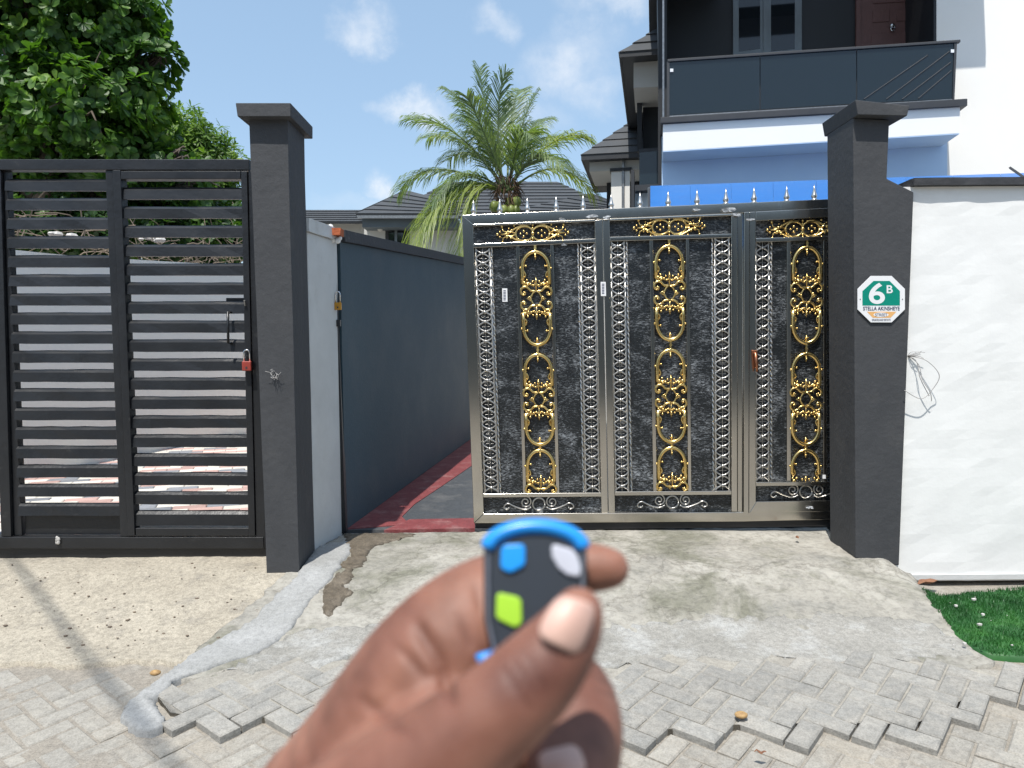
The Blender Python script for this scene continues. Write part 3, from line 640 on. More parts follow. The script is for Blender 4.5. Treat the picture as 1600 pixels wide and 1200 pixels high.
vstile('inner_stile', 3.3, 9, 20.3, 33, 267, 837.5, -.06, -.01)
vstile('stile', 166, 177.5, 190, 202, 267, 837.5, -.05, .012)
vstile('door_stile', 178.5, 191, 203, 214, 267, 836, -.05, .024)
vstile('door_stile', 378.5, 388, 390.5, 401, 269, 836, -.05, .024)
vstile('stile', 388.5, 398, 401.5, 416, 267, 856, -.05, .012)
gq('door_top_rail', [(191.5,268.5),(378,268.5),(378,281),(191.5,281)], -.05, .022)
gq('door_bottom_rail', [(214.5,824),(390,824),(390.5,836),(215,836)], -.05, .022)
gq('lower_plate', [(34,806),(189,806),(190,837),(35,837)], -.045, -.03)
def slat(x0, x1, y0, y1):
    m = MB(); bend = random.uniform(-.004, .004); n = 6
    t0 = []; 
    A = [GL(lerp(x0,x1,i/n), y0+random.uniform(-.5,.5), -.018) for i in range(n+1)]
    B = [GL(lerp(x0,x1,i/n), lerp(y0,y1,.25), .004+random.uniform(-.003,.003)) for i in range(n+1)]
    D = [GL(lerp(x0,x1,i/n), y1+random.uniform(-.4,.4), .008+random.uniform(-.002,.002)) for i in range(n+1)]
    E_ = [GL(lerp(x0,x1,i/n), y1, -.018) for i in range(n+1)]
    m.v = A+B+D+E_; k = n+1
    for r in range(4):
        for i in range(n): m.f.append((r*k+i, r*k+i+1, ((r+1) % 4)*k+i+1, ((r+1) % 4)*k+i))
    m.f.append((0, k, 2*k, 3*k)); m.f.append((n, 3*k+n, 2*k+n, k+n))
    m.build('slat', M['black_paint'], LG)
for i in range(18):
    y0 = 279+i*29.82; h_ = 19.5; slat(vx(9,33,y0)-1, vx(166,190,y0)+.5, y0, y0+h_)
    y0 = 292+i*29.76; h_ = 19.5 if i < 17 else 23
    slat(vx(191,214,y0)-.5, vx(378.5,390.5,y0)+.5, y0, y0+h_)
    y0 = 279+i*29.82; slat(-180, -22, y0, y0+19)
gq('lock_box', [(350,465),(379,465),(379,478),(350,478)], -.06, -.03)
m = MB(); m.tube([GL(361,488,.0), GL(361,488,.05), GL(361.5,536,.05), GL(361.5,536,.0)], .008, 8); m.build('pull_handle', M['black_paint'], LG, smooth=True)
m = MB(); m.tube([GL(388,548,.03), GL(396,548,.05), GL(396,556,.05), GL(388,556,.03)], .005, 6); m.build('hasp', M['black_paint'], LG)
m = MB(); m.tube([GL(386,478,.03), GL(386,470,.045)], .006, 6); m.build('bolt', M['steel_grey'], LG)
padlock(GL(391,571.5,.055), 1.35, M['red_plastic'], 'red bodied padlock with steel shackle hanging on the louvred gate', .75)
m = MB()
for i in range(6): 
    c = GL(95+random.uniform(-3,3), 842+random.uniform(-4,5), .03); m.ball(c, .008, sx=random.uniform(.6,1.4), sz=random.uniform(.6,1.8), seg=6, rings=4)
tag(m.build('rag', M['rag']), 'small white rag scrap caught on the louvred gate bottom rail', 'rag')
# ================================================================ STAINLESS SLIDING GATE
B1 = at(742, 828, 5.12); B2 = at(1290, 821, 4.98)
dv = (B2-B1); dv.z = 0
RG = Plane(B1, (dv.y, -dv.x, 0))
SG = thing('sliding_gate', 'stainless steel sliding gate with gold scroll castings and dark glass', 'gate', RG(1016,826))
def sq(name, c, w0=-.03, w1=.03, mt='stainless', bev=.003): return gq(name, c, w0, w1, mt, bev, RG, SG)
# outer frame
sq('outer_stile', [(722.5,337),(739.5,351),(756.5,801),(741,816)])
sq('top_rail', [(722.5,337),(1345,310),(1345,326),(739.5,352)], -.04, .028, 'stainless')
sq('bottom_rail', [(741.3,816),(756.5,801),(1160,798.5),(1340,796.5),(1340,809),(1160,813)], -.03, .034)
sq('track_skirt', [(742.5,817),(1340,810),(1340,821),(744,828.5)], -.03, .015, 'black_paint')
# middle stiles
sq('stile', [(929.5,345),(940.5,344),(949.5,800),(939.5,800)], -.03, .031)
sq('stile', [(941.5,344),(952,343.5),(960.5,799.5),(950.5,799.5)], -.03, .031)
sq('stile', [(1141,334.5),(1150,334),(1150.5,798),(1141.5,798)], -.03, .031)
sq('stile', [(1151,334),(1159,333.5),(1158.5,799),(1151.5,799)], -.03, .024)
sq('door_stile', [(1160,333.5),(1168,333),(1167,800),(1159.5,800)], -.03, .05)
sq('door_stile', [(1168.6,333),(1178,332.5),(1178.5,797),(1167.6,800)], -.03, .045)
sq('door_top_rail', [(1178,332.5),(1345,324),(1345,338),(1178,347)], -.03, .045)
sq('door_bottom_rail', [(1179,781.5),(1340,779),(1340,796),(1168,799)], -.03, .048)
sq('door_edge', [(1320,326),(1332,326),(1332,800),(1320,800)], -.03, .05)
sq('header_rail', [(740.5,381.8),(929.5,373.5),(929.7,380),(740.8,388)])
sq('header_rail', [(952.5,371),(1141,366),(1141,372.3),(952.7,378)])
sq('door_header_rail', [(1178.5,373.5),(1345,368.5),(1345,374.5),(1178.7,380)], -.03, .045)
sq('frame_trim', [(740,351.5),(929.5,344),(929.5,347.5),(740.2,355)], -.03, .035)
sq('frame_trim', [(952.5,343),(1141,335),(1141,338.5),(952.5,346.5)], -.03, .035)
sq('lower_rail', [(755.3,770),(939.2,768.5),(939.4,774.5),(755.6,776)])
sq('lower_rail', [(960.3,767),(1141.4,765.5),(1141.5,771.5),(960.5,773)])
sq('door_lower_rail', [(1178.4,751.5),(1340,750),(1340,756),(1178.5,757.5)], -.03, .045)
# glass
def pane(c): sq('glass_pane', c, -.012, -.006, 'film_glass', 0)
pane([(740,354),(929,346),(929.5,374),(740.5,382)]); pane([(952.5,345),(1141,337),(1141,366),(952.5,371)]); pane([(1178,346),(1330,337),(1330,370),(1178.5,374)])
pane([(741,388),(929.5,380),(939,769),(755.5,770.5)]); pane([(952.5,378),(1141,372),(1141.5,766),(960.5,767.5)]); pane([(1178.5,379),(1330,374),(1330,751),(1178.5,752)])
pane([(755.7,776),(939.3,774.5),(939.4,800),(756,801.5)]); pane([(960.5,773),(1141.5,771.5),(1141.5,799),(960.5,799.5)]); pane([(1178.5,757),(1330,756),(1330,780),(1179,782)])
# thin bars
for xt, xb, wd, yt, yb in ((809,820,5,384.5,770.5),(862.3,871.5,5,382,770),(1017,1023,5.5,374,767),(1073.5,1077,5,372,766.5),(1231.5,1231.5,6.5,376,752),(1288,1288,5.5,373,751)):
    sq('mullion', [(xt-wd/2,yt),(xt+wd/2,yt),(xb+wd/2,yb),(xb-wd/2,yb)], -.03, .02, 'stainless', .002)
# twisted bars
for xt, xb, yt, yb in ((768.3,782.3,386,770),(903,912,380,769),(979,986.7,377,767),(1112.3,1114.5,372,766),(1204.5,1204.5,377,752)):
    m = MB(); n = 110; r = .0065; k0 = len(m.v)
    for i in range(n+1):
        t = i/n; c = RG(lerp(xt,xb,t), lerp(yt,yb,t), .010); a = t*math.pi*22
        for k in range(4):
            b_ = a+k*math.pi/2; m.v.append(c+Vector((r*math.cos(b_), r*math.sin(b_), 0)))
    for i in range(n):
        for k in range(4): m.f.append((i*4+k, i*4+(k+1)%4, (i+1)*4+(k+1)%4, (i+1)*4+k))
    m.build('twisted_bar', M['cast_steel'], SG)
# lattice strips
def arc(cx, cy, rx, ry, a0, a1, n=8): return [(cx+rx*math.cos(lerp(a0,a1,i/n)), cy+ry*math.sin(lerp(a0,a1,i/n))) for i in range(n+1)]
for (l0, r0, l1, r1, yt, yb) in ((743,765.5,757,779.5,389,769),(907,929,914,937.5,381.5,768),(954,975.5,961,982.5,378,766.5),(1116,1139,1117,1140,372.5,765),(1180,1201,1180,1201,380,751)):
    nu = round((yb-yt)/15.2); m = MB()
    def T(u, v, w_=.012):     # u -1..1, v 0..nu
        t = v/nu; return RG(lerp(lerp(l0,l1,t), lerp(r0,r1,t), (u+1)/2), lerp(yt,yb,t), w_)
    for i in range(nu):
        v0 = i+.5
        for sx in (-1, 1):
            for sy in (-1, 1):
                m.tube([T(0,v0,.015), T(sx*.35,v0+sy*.10,.015), T(sx*.72,v0+sy*.27,.014), T(sx*.98,v0+sy*.5,.012)], [.0075,.006,.0052,.006], 5, cap=False)
            m.tube([T(sx*.98,v0-.5,.012), T(sx*.92,v0-.25,.013), T(sx*.86,v0,.013), T(sx*.92,v0+.25,.013), T(sx*.98,v0+.5,.012)], .0046, 5, cap=False)
        m.ball(T(0, v0, .019), .0125, seg=6, rings=4)
        if i: m.tube([T(u*.5, v0-.5+.30*math.cos(0)*0, .012) for u in (-1,1)], .001, 3, cap=False)
        m.tube([T(0,v0-.5,.012), T(0,v0,.014), T(0,v0+.5,.012)], .0022, 4, cap=False)
    for sx in (-1, 1): m.tube([T(sx,0), T(sx,nu*.5), T(sx,nu)], .0036, 5)
    m.build('lattice_strip', M['cast_steel'], SG, smooth=True)
# gold oval columns
def oval(cx_t, cx_b, y0, y1, hw, cut=None):
    """one oval casting; local x -24..24, y -73..73 (y down)"""
    m = MB()
    def T(x, y, w_=.018):
        t = (y+73)/146; yy = lerp(y0, y1, t); return RG(lerp(cx_t, cx_b, t)+x*hw/22, yy, w_)
    def ok(y): return cut is None or lerp(y0, y1, (y+73)/146) < cut-1
    def tb(P, r, n=6, w_=.018):
        seg = []
        for p in P:
            if ok(p[1]): seg.append(T(p[0], p[1], w_))
            elif seg: break
        if len(seg) > 1:
            rr = r if not isinstance(r, list) else r[:len(seg)]
            m.tube(seg, rr, n)
    def bl(x, y, r, w_=.02, sx=1, sz=1):
        if ok(y): m.ball(T(x, y, w_), r, sx=sx, sz=sz, seg=7, rings=5)
    def sm(P, n=5):
        Q = []
        for i in range(len(P)-1):
            p0 = P[max(i-1,0)]; p1 = P[i]; p2 = P[i+1]; p3 = P[min(i+2,len(P)-1)]
            for k in range(n):
                u = k/n; Q.append(tuple(.5*((2*p1[j])+(-p0[j]+p2[j])*u+(2*p0[j]-5*p1[j]+4*p2[j]-p3[j])*u*u+(-p0[j]+3*p1[j]-3*p2[j]+p3[j])*u**3) for j in (0,1)))
        return Q+[P[-1]]
    for sy in (-1, 1):
        tb([(x, y*1) for x, y in ([(19.5, sy*22),(19.5,sy*34)]+arc(0, sy*46, 19.5, 26, 0, sy*math.pi, 16)+[(-19.5,sy*34),(-19.5,sy*22)])] if sy < 0 else
           sorted([], key=lambda p: 0) or [(19.5,22),(19.5,34)]+arc(0,46,19.5,26,0,math.pi,16)+[(-19.5,34),(-19.5,22)], .0132, 8)
        bl(0, sy*73, .012); bl(0, sy*64, .009, .022); 
        tb([(0, sy*70),(0,sy*60)], [.010,.003])
        bl(0, sy*27, .010, .022, sz=1.6); tb([(0,sy*33),(0,sy*22),(0,sy*10)], [.003,.006,.004])
        for sx in (-1, 1):
            bl(sx*22.5, sy*47, .0085); bl(sx*14, sy*50, .0085); 
            tb([(sx*19,sy*50),(sx*14,sy*50)], .0045)
            tb(sm([(sx*19,sy*43),(sx*16,sy*40),(sx*15,sy*35),(sx*18,sy*32),(sx*20,sy*36)]), .006)
            bl(sx*18, sy*38, .0075); bl(sx*18.5, sy*29, .007)
            # leaf cluster
            for (x, y, r) in ((17,24,.013),(13,28,.009),(12,21,.011),(8,22,.010),(5,26,.008),(4,20,.009),(15,18,.009),(19,28,.008),(19,20,.008)): bl(sx*x, sy*y, r, .02)
            tb(sm([(sx*19,sy*20),(sx*11,sy*24),(sx*5,sy*20),(0,sy*23)]), .0065)
            # C scroll
            tb(sm([(sx*2,sy*11),(sx*8,sy*12),(sx*13,sy*17),(sx*19,sy*17),(sx*22.5,sy*12),(sx*21,sy*6.5),(sx*17,sy*6),(sx*16,sy*9.5)]), [.009]*30+[.0095]*20)
            bl(sx*17.8, sy*9, .0085)
            # diamond
            tb([(0,sy*12),(sx*5,sy*8),(sx*8,sy*2),(sx*8,0)], .0068)
        # four corner ties
    for sx in (-1, 1):
        tb([(sx*7,-4),(sx*14,0),(sx*7,4)], .0055); tb([(sx*8,0),(sx*15,0)], [.005,.002])
        bl(sx*8, 0, .006)
    return m.build('gold_oval', M['gold'], SG, smooth=True)
def link(x, y0, y1):
    m = MB(); m.tube([RG(x,y0,.018), RG(x,y1,.018)], .0075, 8)
    for f in (.15, .5, .85): m.tube([RG(x,lerp(y0,y1,f)-1.2,.018), RG(x,lerp(y0,y1,f)+1.2,.018)], .0115, 8)
    m.build('gold_link', M['gold'], SG, smooth=False)
for (xt, xb, yt, yb, ovs, cutv) in ((836,845.7,384,770,((393,540),(553,695),(702,846)),769.5),(1044.5,1050,376,766,((384,532),(546,691),(698,843)),766.5),(1259.6,1257,375,751,((386,537),(552,695),(702,845)),751)):
    fx = lambda y: lerp(xt, xb, (y-yt)/(yb-yt))
    prev = yt
    for (a, b) in ovs:
        oval(fx(a), fx(b), a, b, 23.3, cut=cutv if b > cutv else None); link(fx(a), prev-1, a+1); prev = b
    sq('gold_backplate', [(xt-1.2,yt),(xt+1.2,yt),(xb+1.2,yb),(xb-1.2,yb)], -.028, -.024, 'stainless', 0)
# gold header castings
def header(cx, cy, slope, s=1.0):
    m = MB()
    def T(x, y, w_=.02): return RG(cx+x*s, cy+y*s+x*s*slope, w_)
    def tb(P, r, n=6): m.tube([T(x, y) for x, y in P], r, n)
    def bl(x, y, r, sx=1, sz=1): m.ball(T(x, y, .022), r, sx=sx, sz=sz, seg=7, rings=5)
    for sx in (-1, 1):
        tb(arc(sx*13, 0, 13.5, 11.5, 0, 2*math.pi, 20), .007)
        tb([(sx*6,-12),(sx*18,-13),(sx*28,-8),(sx*38,-2),(sx*46,-5),(sx*48,-11)], [.006,.007,.007,.006,.005,.004])
        tb([(sx*6,12),(sx*18,13),(sx*28,8),(sx*38,2),(sx*46,6),(sx*47,12)], [.006,.007,.007,.006,.005,.004])
        tb([(sx*26,0),(sx*33,-4),(sx*42,0),(sx*50,0)], [.005,.008,.009,.005]); tb([(sx*26,0),(sx*33,4),(sx*42,0)], .006)
        for (x, y, r) in ((55,0,.011),(51,-4,.008),(51,4,.008),(48,-12,.010),(47,13,.010),(38,-3,.012),(40,4,.013),(34,6,.010),(33,-6,.008),(29,-13,.008),(29,13,.008),(14,-4,.009),(14,4,.009),(9,0,.008),(19,0,.008),(37,-9,.006),(22,-8,.006),(22,8,.006)): bl(sx*x, y, r)
    bl(0, 0, .014); bl(0, -8, .008); bl(0, 8, .008); bl(0,-13,.008); bl(0,13,.008); tb([(0,-13),(0,13)], .005)
    m.build('gold_header_scroll', M['gold'], SG, smooth=True)
header(832.5, 365.5, -.03); header(1045, 355.5, -.03); header(1252.5, 358.5, -.03)
# bottom steel scrolls
def bscroll(cx, cy, slope=-.01):
    m = MB()
    def T(x, y, w_=.016): return RG(cx+x, cy+y+x*slope, w_)
    m.tube([T(x, y) for x, y in arc(0,0,9.5,9.5,0,2*math.pi,24)], .0052, 6)
    for sx in (-1, 1):
        P = []
        for i in range(22):
            a = lerp(-.3, 2.15*math.pi, i/21); r = lerp(3.2, 9.5, min(1, i/14)); 
            P.append((sx*(22-r*.9*math.cos(a)*1.0-1), -3-r*.9*math.sin(a)*-1 if False else -2+r*.85*math.sin(a)))
        P = [(sx*x, y) for x, y in ((17,-3),(18,-6),(22,-6),(24,-2),(22,2),(17,3),(13,-1),(13,-8),(18,-12),(24,-11),(27.5,-5),(26.5,2),(22,7),(13,9),(9.5,3))] if False else [(sx*x, y) for x, y in ((20,-4),(18.5,-7),(21,-9.5),(25,-8),(26.5,-3),(24,1.5),(18,3),(13,-1),(11,-8))]
        Q = [(sx*x, y) for x, y in ((19.5,-5),(21.5,-7.5),(24.5,-6),(25,-2),(21,0),(16,-2),(14,-7),(17,-12),(23,-13),(28.5,-9),(30,-2),(27,5),(20,9.5),(13,8),(9.5,2))]
        def sm(P, n=4):
            R = []
            for i in range(len(P)-1):
                p0 = P[max(i-1,0)]; p1 = P[i]; p2 = P[i+1]; p3 = P[min(i+2,len(P)-1)]
                for k in range(n):
                    u = k/n; R.append(tuple(.5*((2*p1[j])+(-p0[j]+p2[j])*u+(2*p0[j]-5*p1[j]+4*p2[j]-p3[j])*u*u+(-p0[j]+3*p1[j]-3*p2[j]+p3[j])*u**3) for j in (0,1)))
            return R+[P[-1]]
        Q = [(sx*x, y) for x, y in ((21,-7),(24,-9),(24.5,-12.5),(20,-13.5),(15.5,-10),(16,-5),(20,-1),(26,-2),(29.5,-7),(28.5,-13),(24,-17))]
        Q = [(sx*x, y) for x, y in ((23,-5),(20.5,-6.5),(21.5,-9.5),(25,-9.5),(27.5,-5.5),(25.5,-.5),(20,1),(14.5,-2.5),(13,-8))]
        spiral = []
        for i in range(26):
            a = math.radians(lerp(60, 60+560, i/25)); r = lerp(2.2, 9.2, i/25)
            spiral.append((sx*(20.5+r*math.cos(a)), -3+r*math.sin(a)))
        m.tube([T(x, y) for x, y in spiral], .0046, 6)
        tail = sm([(sx*12,5),(sx*20,8.5),(sx*30,6.5),(sx*40,2.5),(sx*47,-1),(sx*53,1.5),(sx*54,6),(sx*49,8),(sx*46,5.5)])
        m.tube([T(x, y) for x, y in tail], .005, 6)
    m.build('steel_scroll', M['cast_steel'], SG, smooth=True)
bscroll(842, 786.5); bscroll(1050, 783.5); bscroll(1258, 767.5)
# spikes
for i, x in enumerate((740,781,824,869,911,955,1000,1044,1089,1134,1178,1229,1272)):
    yb_ = 337-(x-722.5)*(337-312)/(1300-722.5); c = RG(x, yb_, 0)
    m = MB(); m.lathe(c-Vector((0,0,.003)), [(0,.019),(.008,.021),(.014,.014),(.018,.012),(.022,.017),(.030,.019),(.038,.017),(.05,.012),(.075,.007),(.106,.0008)], 12)
    m.build('spike', M['cast_steel'], SG, smooth=True)
# lock
m = MB(); RG.quad(m, [(1171,547),(1180,547),(1181.5,572),(1173,577)], .045, .058); m.build('lock_plate', M['copper'], SG, bevel=.003)
m = MB(); m.tube([RG(1175,552,.058), RG(1175,552,.085), RG(1177,570,.09), RG(1177.5,580,.085)], [.012,.011,.008,.007], 8); m.build('lever', M['copper'], SG, smooth=True)
# stickers
for (x, y, h_) in ((788.5,461,21),(942,452,22)):
    s_ = sq('sticker', [(x-4,y-h_/2),(x+4,y-h_/2),(x+4.5,y+h_/2),(x-3.5,y+h_/2)], .033 if x > 900 else -.005, .0345 if x > 900 else -.0035, 'sign_white', 0)
    m = MB(); ww = .0348 if x > 900 else -.0032
    for k in range(7): RG.quad(m, [(x-2,y-h_/2+3+k*2.4),(x+1.8,y-h_/2+3+k*2.4),(x+1.8,y-h_/2+4.3+k*2.4),(x-2,y-h_/2+4.3+k*2.4)], ww, ww+.0004)
    m.build('print', M['sign_blue'], s_)
sq('sticker', [(1283.5,741),(1288.5,741),(1288.5,747),(1283.5,747)], .021, .022, 'sign_white', 0)
# crumpled protective film scraps on the frame
fm = mat('clear_film', (.50,.52,.54), (.34,.36,.38), 60, .25, bump=.8, bscale=120)
for (x, y, r_) in ((925,340,7),(1135,330,8),(1148,338,6),(878,344,5),(880,384,4),(1085,330,5),(1262,790,5),(947,342,6),(1170,345,5),(958,385,4)):
    m = MB(); P = []
    k = 9
    for i in range(k):
        a = 6.283*i/k; q = r_*random.uniform(.4, 1.1); P.append((x+q*1.5*math.cos(a), y+q*.55*math.sin(a)))
    c = RG(x, y, .056)
    for i in range(k):
        m.face([c, RG(*P[i], .0515+random.uniform(-.0,.012)), RG(*P[(i+1)%k], .0515+random.uniform(0,.012))])
    m.build('film_scrap', fm, SG, fix=False)
# ================================================================ MAIN HOUSE (right)
e_ = Vector((5.4, -1, 0)).normalized(); nH = Vector((-e_.y*-1, 0, 0)); nH = Vector((-1, -5.4, 0)).normalized(); bH = -nH
p0 = at(1270, 170, 11.5)
def HP(w_): return Plane(p0+nH*w_, nH)
HF = HP(0); HB = HP(-.7); HL = HP(-2.1)
up_w = Vector((0,0,1))
H = thing('house', 'white and black two storey house with tinted glass balcony behind the sliding gate', 'house', (6, 12.5, 0))
def hq(name, plane, c, w0, w1, mt, parent=H, bev=0):
    m = MB(); plane.quad(m, c, w0, w1); return m.build(name, M[mt], parent, bevel=bev)
# ground storey & right-hand wall
hq('wall', HB, [(1034,186),(1480,158),(1480,640),(1034,640)], -5, .004, 'pale_blue_bounce')  # shaded white wall coloured pale blue for light bounced off the sheets
hq('wall', HB, [(1463.3,-420),(2150,-520),(2150,760),(1463.3,640)], -5, 0, 'white_wall')
# loggia
hq('loggia_wall', HL, [(1037,-420),(1480,-420),(1480,200),(1037,230)], -3, 0, 'dark_block')
hq('loggia_side', HB, [(1020,-420),(1042,-420),(1042,183),(1031,185)], -1.6, 0, 'dark_block')
hq('loggia_side', HB, [(1459,-420),(1463,-420),(1463,157),(1459,157)], -1.6, -.002, 'dark_block')
hq('loggia_ceiling', HB, [(1030,-205),(1463,-250),(1463,-290),(1030,-240)], -1.4, .0, 'dark_block')
hq('upper_wall', HB, [(1020,-421),(1463,-421),(1463,-291),(1020,-241)], -1.35, -.01, 'white_wall')
# canopy above (its shadow falls on the white wall)
def xyz_on(plane, px, z):
    lo, hi = -1500, 1500
    for _ in range(50):
        mid = (lo+hi)/2
        if plane(px, mid).z > z: lo = mid
        else: hi = mid
    return (lo+hi)/2
tgt = HB(1540, 105); k = .95/ (SUN.dot(nH)); s0 = tgt+SUN*k     # corner of the slab that casts that shadow
m = MB(); L0 = s0-e_*6.6; th = Vector((0,0,.22))
m.box8([L0, s0, s0+th, L0+th, L0-nH*.93, s0-nH*.93, s0-nH*.93+th, L0-nH*.93+th]); m.build('canopy', M['dark_trim'], H)
# windows
hq('window_frame', HL, [(1145,-150),(1252,-155),(1252,83),(1145,90)], 0, .05, 'alu')
for (a, b) in ((1154,1187),(1204,1241)):
    hq('pane', HL, [(a,-140),(b,-143),(b,78),(a,82)], .051, .056, 'window_glass')
hq('window_stile', HL, [(1192,-150),(1199,-150),(1199,86),(1192,86)], .051, .075, 'alu')
# door
dr = hq('door', HL, [(1343,-150),(1437,-155),(1437,74),(1343,80)], .0, .06, 'brown_door')
hq('door_frame', HL, [(1336,-155),(1342.5,-155),(1342.5,82),(1336,82)], 0, .09, 'brown_door'); hq('door_frame', HL, [(1437.5,-155),(1446,-155),(1446,76),(1437.5,76)], 0, .09, 'dark_block')
for c in ([(1362,20),(1388,18),(1388,36),(1362,38)], [(1398,18),(1428,16),(1428,34),(1398,36)], [(1362,-60),(1428,-62),(1428,5),(1362,8)], [(1360,56),(1428,52),(1428,70),(1360,75)]):
    hq('door_panel', HL, c, .061, .075, 'brown_door', H, .006)
m = MB(); c = HL(1391, 44, .10); m.ball(c, .045, seg=8, rings=6); m.tube([c+Vector((.035*math.cos(a*.6),-.03,-.05+.045*math.sin(a*.6))) for a in range(11)], .009, 6); m.build('door_knocker', M['chrome'], H, smooth=True)
# slab, beam
hq('balcony_slab', HF, [(1032,185),(1509,156),(1509,167),(1032,194)], -.72, .06, 'dark_trim', H, .004)
m = MB(); q = [HF(1036,236), HF(1499,208)]; q += [q[1]-nH*.69, q[0]-nH*.69]; m.prism([p-up_w*.004 for p in q], [p-up_w*.014 for p in q]); m.build('soffit', M['pale_blue_bounce'], H)  # underside tinted with the same blue bounce light
hq('balcony_beam', HF, [(1036,194.5),(1500,167.5),(1499,208),(1036,236)], -.698, 0, 'white_wall')
# railing glass (three panels)
hq('glass_panel', HF, [(1045,96),(1187,86.6),(1187,171),(1044,180)], -.02, -.008, 'balcony_glass')
hq('glass_panel', HF, [(1188.5,86.5),(1338,77),(1338,161.5),(1188.5,170.8)], -.02, -.008, 'balcony_glass')
hq('glass_panel', HF, [(1339.5,76.8),(1493,66),(1490,154),(1339.5,161.3)], -.02, -.008, 'balcony_glass')
hq('handrail', HF, [(1043,93),(1500,62.5),(1500,66.5),(1043,97)], -.05, .02, 'dark_trim', H, .004)
hq('rail_post', HF, [(1042,97),(1046,97),(1046,184),(1042,184)], -.05, .01, 'dark_trim')
hq('rail_post', HF, [(1491,66.5),(1495,66),(1491,156),(1488,156)], -.05, .01, 'dark_trim')
m = MB(); a = HF(1493,66,-.03); b = HF(1490,156,-.03); m.box8([a, a-nH*.66, a-nH*.66+Vector((0,0,-.02)), a+Vector((0,0,-.02)), b+Vector((0,0,.02)), b-nH*.66+Vector((0,0,.02)), b-nH*.66, b]); 
m = MB(); d1 = e_*.01; m.prism([a, a-nH*.66, b-nH*.66, b], [a+d1, a-nH*.66+d1, b-nH*.66+d1, b+d1]); m.build('glass_panel', M['balcony_glass'], H)
for c in ((1049.5,110),(1488,80)): hq('rail_clip', HF, [(c[0]-2.5,c[1]-2.5),(c[0]+2.5,c[1]-2.5),(c[0]+2.5,c[1]+2.5),(c[0]-2.5,c[1]+2.5)], -.008, .01, 'sign_white')
hq('skirting', HF, [(1044,181),(1490,154.5),(1490,157.5),(1044,184.5)], -.06, 0, 'steel_grey')
# downpipe and stay wires behind the glass
m = MB(); m.tube([HF(1036.5,-300,.03), HF(1036.5,184,.03)], .016, 8); m.build('downpipe', M['steel_grey'], H)
for (x0,y0,x1,y1) in ((1350,155,1450,86),(1385,155,1484,80),(1410,155,1486,97),(1435,154,1487,110)):
    m = MB(); m.tube([HF(x0,y0,-.004), HF(x1,y1,-.004)], .008, 5); m.build('stay_wire', M['dark_trim'], H)
# --- side wing 1 (upper eave box)
W1P = HP(-2.4)
def roofq(name, pts, n, mt='roof', parent=H, step=.03, thick=.05):
    """pts: eave a, eave b, top c, top d (c above b, d above a): stepped courses"""
    a, b, c, d = [Vector(p) for p in pts]; nn = (b-a).cross(d-a if (d-a).length > 1e-6 else c-a).normalized()
    if nn.z < 0: nn = -nn
    m = MB()
    for i in range(n):
        t0, t1 = i/n, (i+1)/n; j = random.uniform(-.004, .004)
        A, B = a.lerp(d, t0), b.lerp(c, t0); A2, B2 = a.lerp(d, t1), b.lerp(c, t1)
        m.prism([A+nn*(step+j), B+nn*(step+j), B2+nn*.004, A2+nn*.004], [A-nn*thick, B-nn*thick, B2-nn*thick, A2-nn*thick])
    return m.build(name, M[mt], parent)
up = Vector((0,0,1))
def wing(plane, x0, y0, x1, y1, fh, back, rise, nm='roof'):
    A = plane(x0, y0); B = plane(x1, y1); B.z = A.z; Ab = A+bH*back; Bb = B+bH*back; wd = min((B-A).length*1.0, 3.0)
    R1 = A+bH*2.2+e_*2.2+up*rise
    roofq('roof', [A, B, B+bH*2.2+up*rise, R1], 9)
    roofq('roof', [Ab, A, R1, Ab+e_*2.2+up*rise], 9)
    m = MB(); f = Vector((0,0,-fh)); m.prism([A, B, B+f, A+f], [A+bH*.03, B+bH*.03, B+f+bH*.03, A+f+bH*.03]); m.build('fascia', M['dark_trim'], H)
    m = MB(); A1 = A+bH*.031; m.prism([A1, Ab, Ab+f, A1+f], [A1+e_*.03, Ab+e_*.03, Ab+f+e_*.03, A1+f+e_*.03]); m.build('fascia', M['dark_trim'], H)
    m = MB(); z = f*.9; q = [A+bH*.032+e_*.032+z, B+bH*.032+z, Bb+z, Ab+e_*.032+z]; m.prism(q, [p+up*.02 for p in q]); m.build('soffit', M['dark_trim'], H)
    return A, B
A, B = wing(W1P, 968, 83, 1200, 72, .075, 5.0, 2.1)
Wb = HP(-2.75)
hq('eave_beam', Wb, [(990,96),(1100,92),(1100,134),(990,137)], -1.6, 0, 'pale_wall')
hq('wing_wall', HP(-4.0), [(1004,80),(1100,78),(1100,420),(1006,420)], -2.5, 0, 'dark_block')
hq('wing_wall', HP(-3.7), [(995,130),(1003,130),(1003,236),(996,236)], -.2, 0, 'dark_block')
hq('wing_slab', HP(-3.3), [(998,233),(1036,230),(1036,235),(998,238)], -1.0, 0, 'dark_trim')
hq('glass_panel', HP(-3.3), [(999,238.5),(1030,235.5),(1030,287),(999,289)], -.02, 0, 'balcony_glass')
hq('wing_slab', HP(-3.2), [(992,289),(1034,287),(1034,296),(992,298)], -1.0, 0, 'dark_trim')
hq('wing_wall', HP(-3.5), [(992,297),(1034,295),(1034,420),(992,420)], -1.0, 0, 'white_wall')
hq('corner_strip', HP(-3.2), [(986,265),(991,265),(991,420),(986,420)], -.3, 0, 'dark_trim')
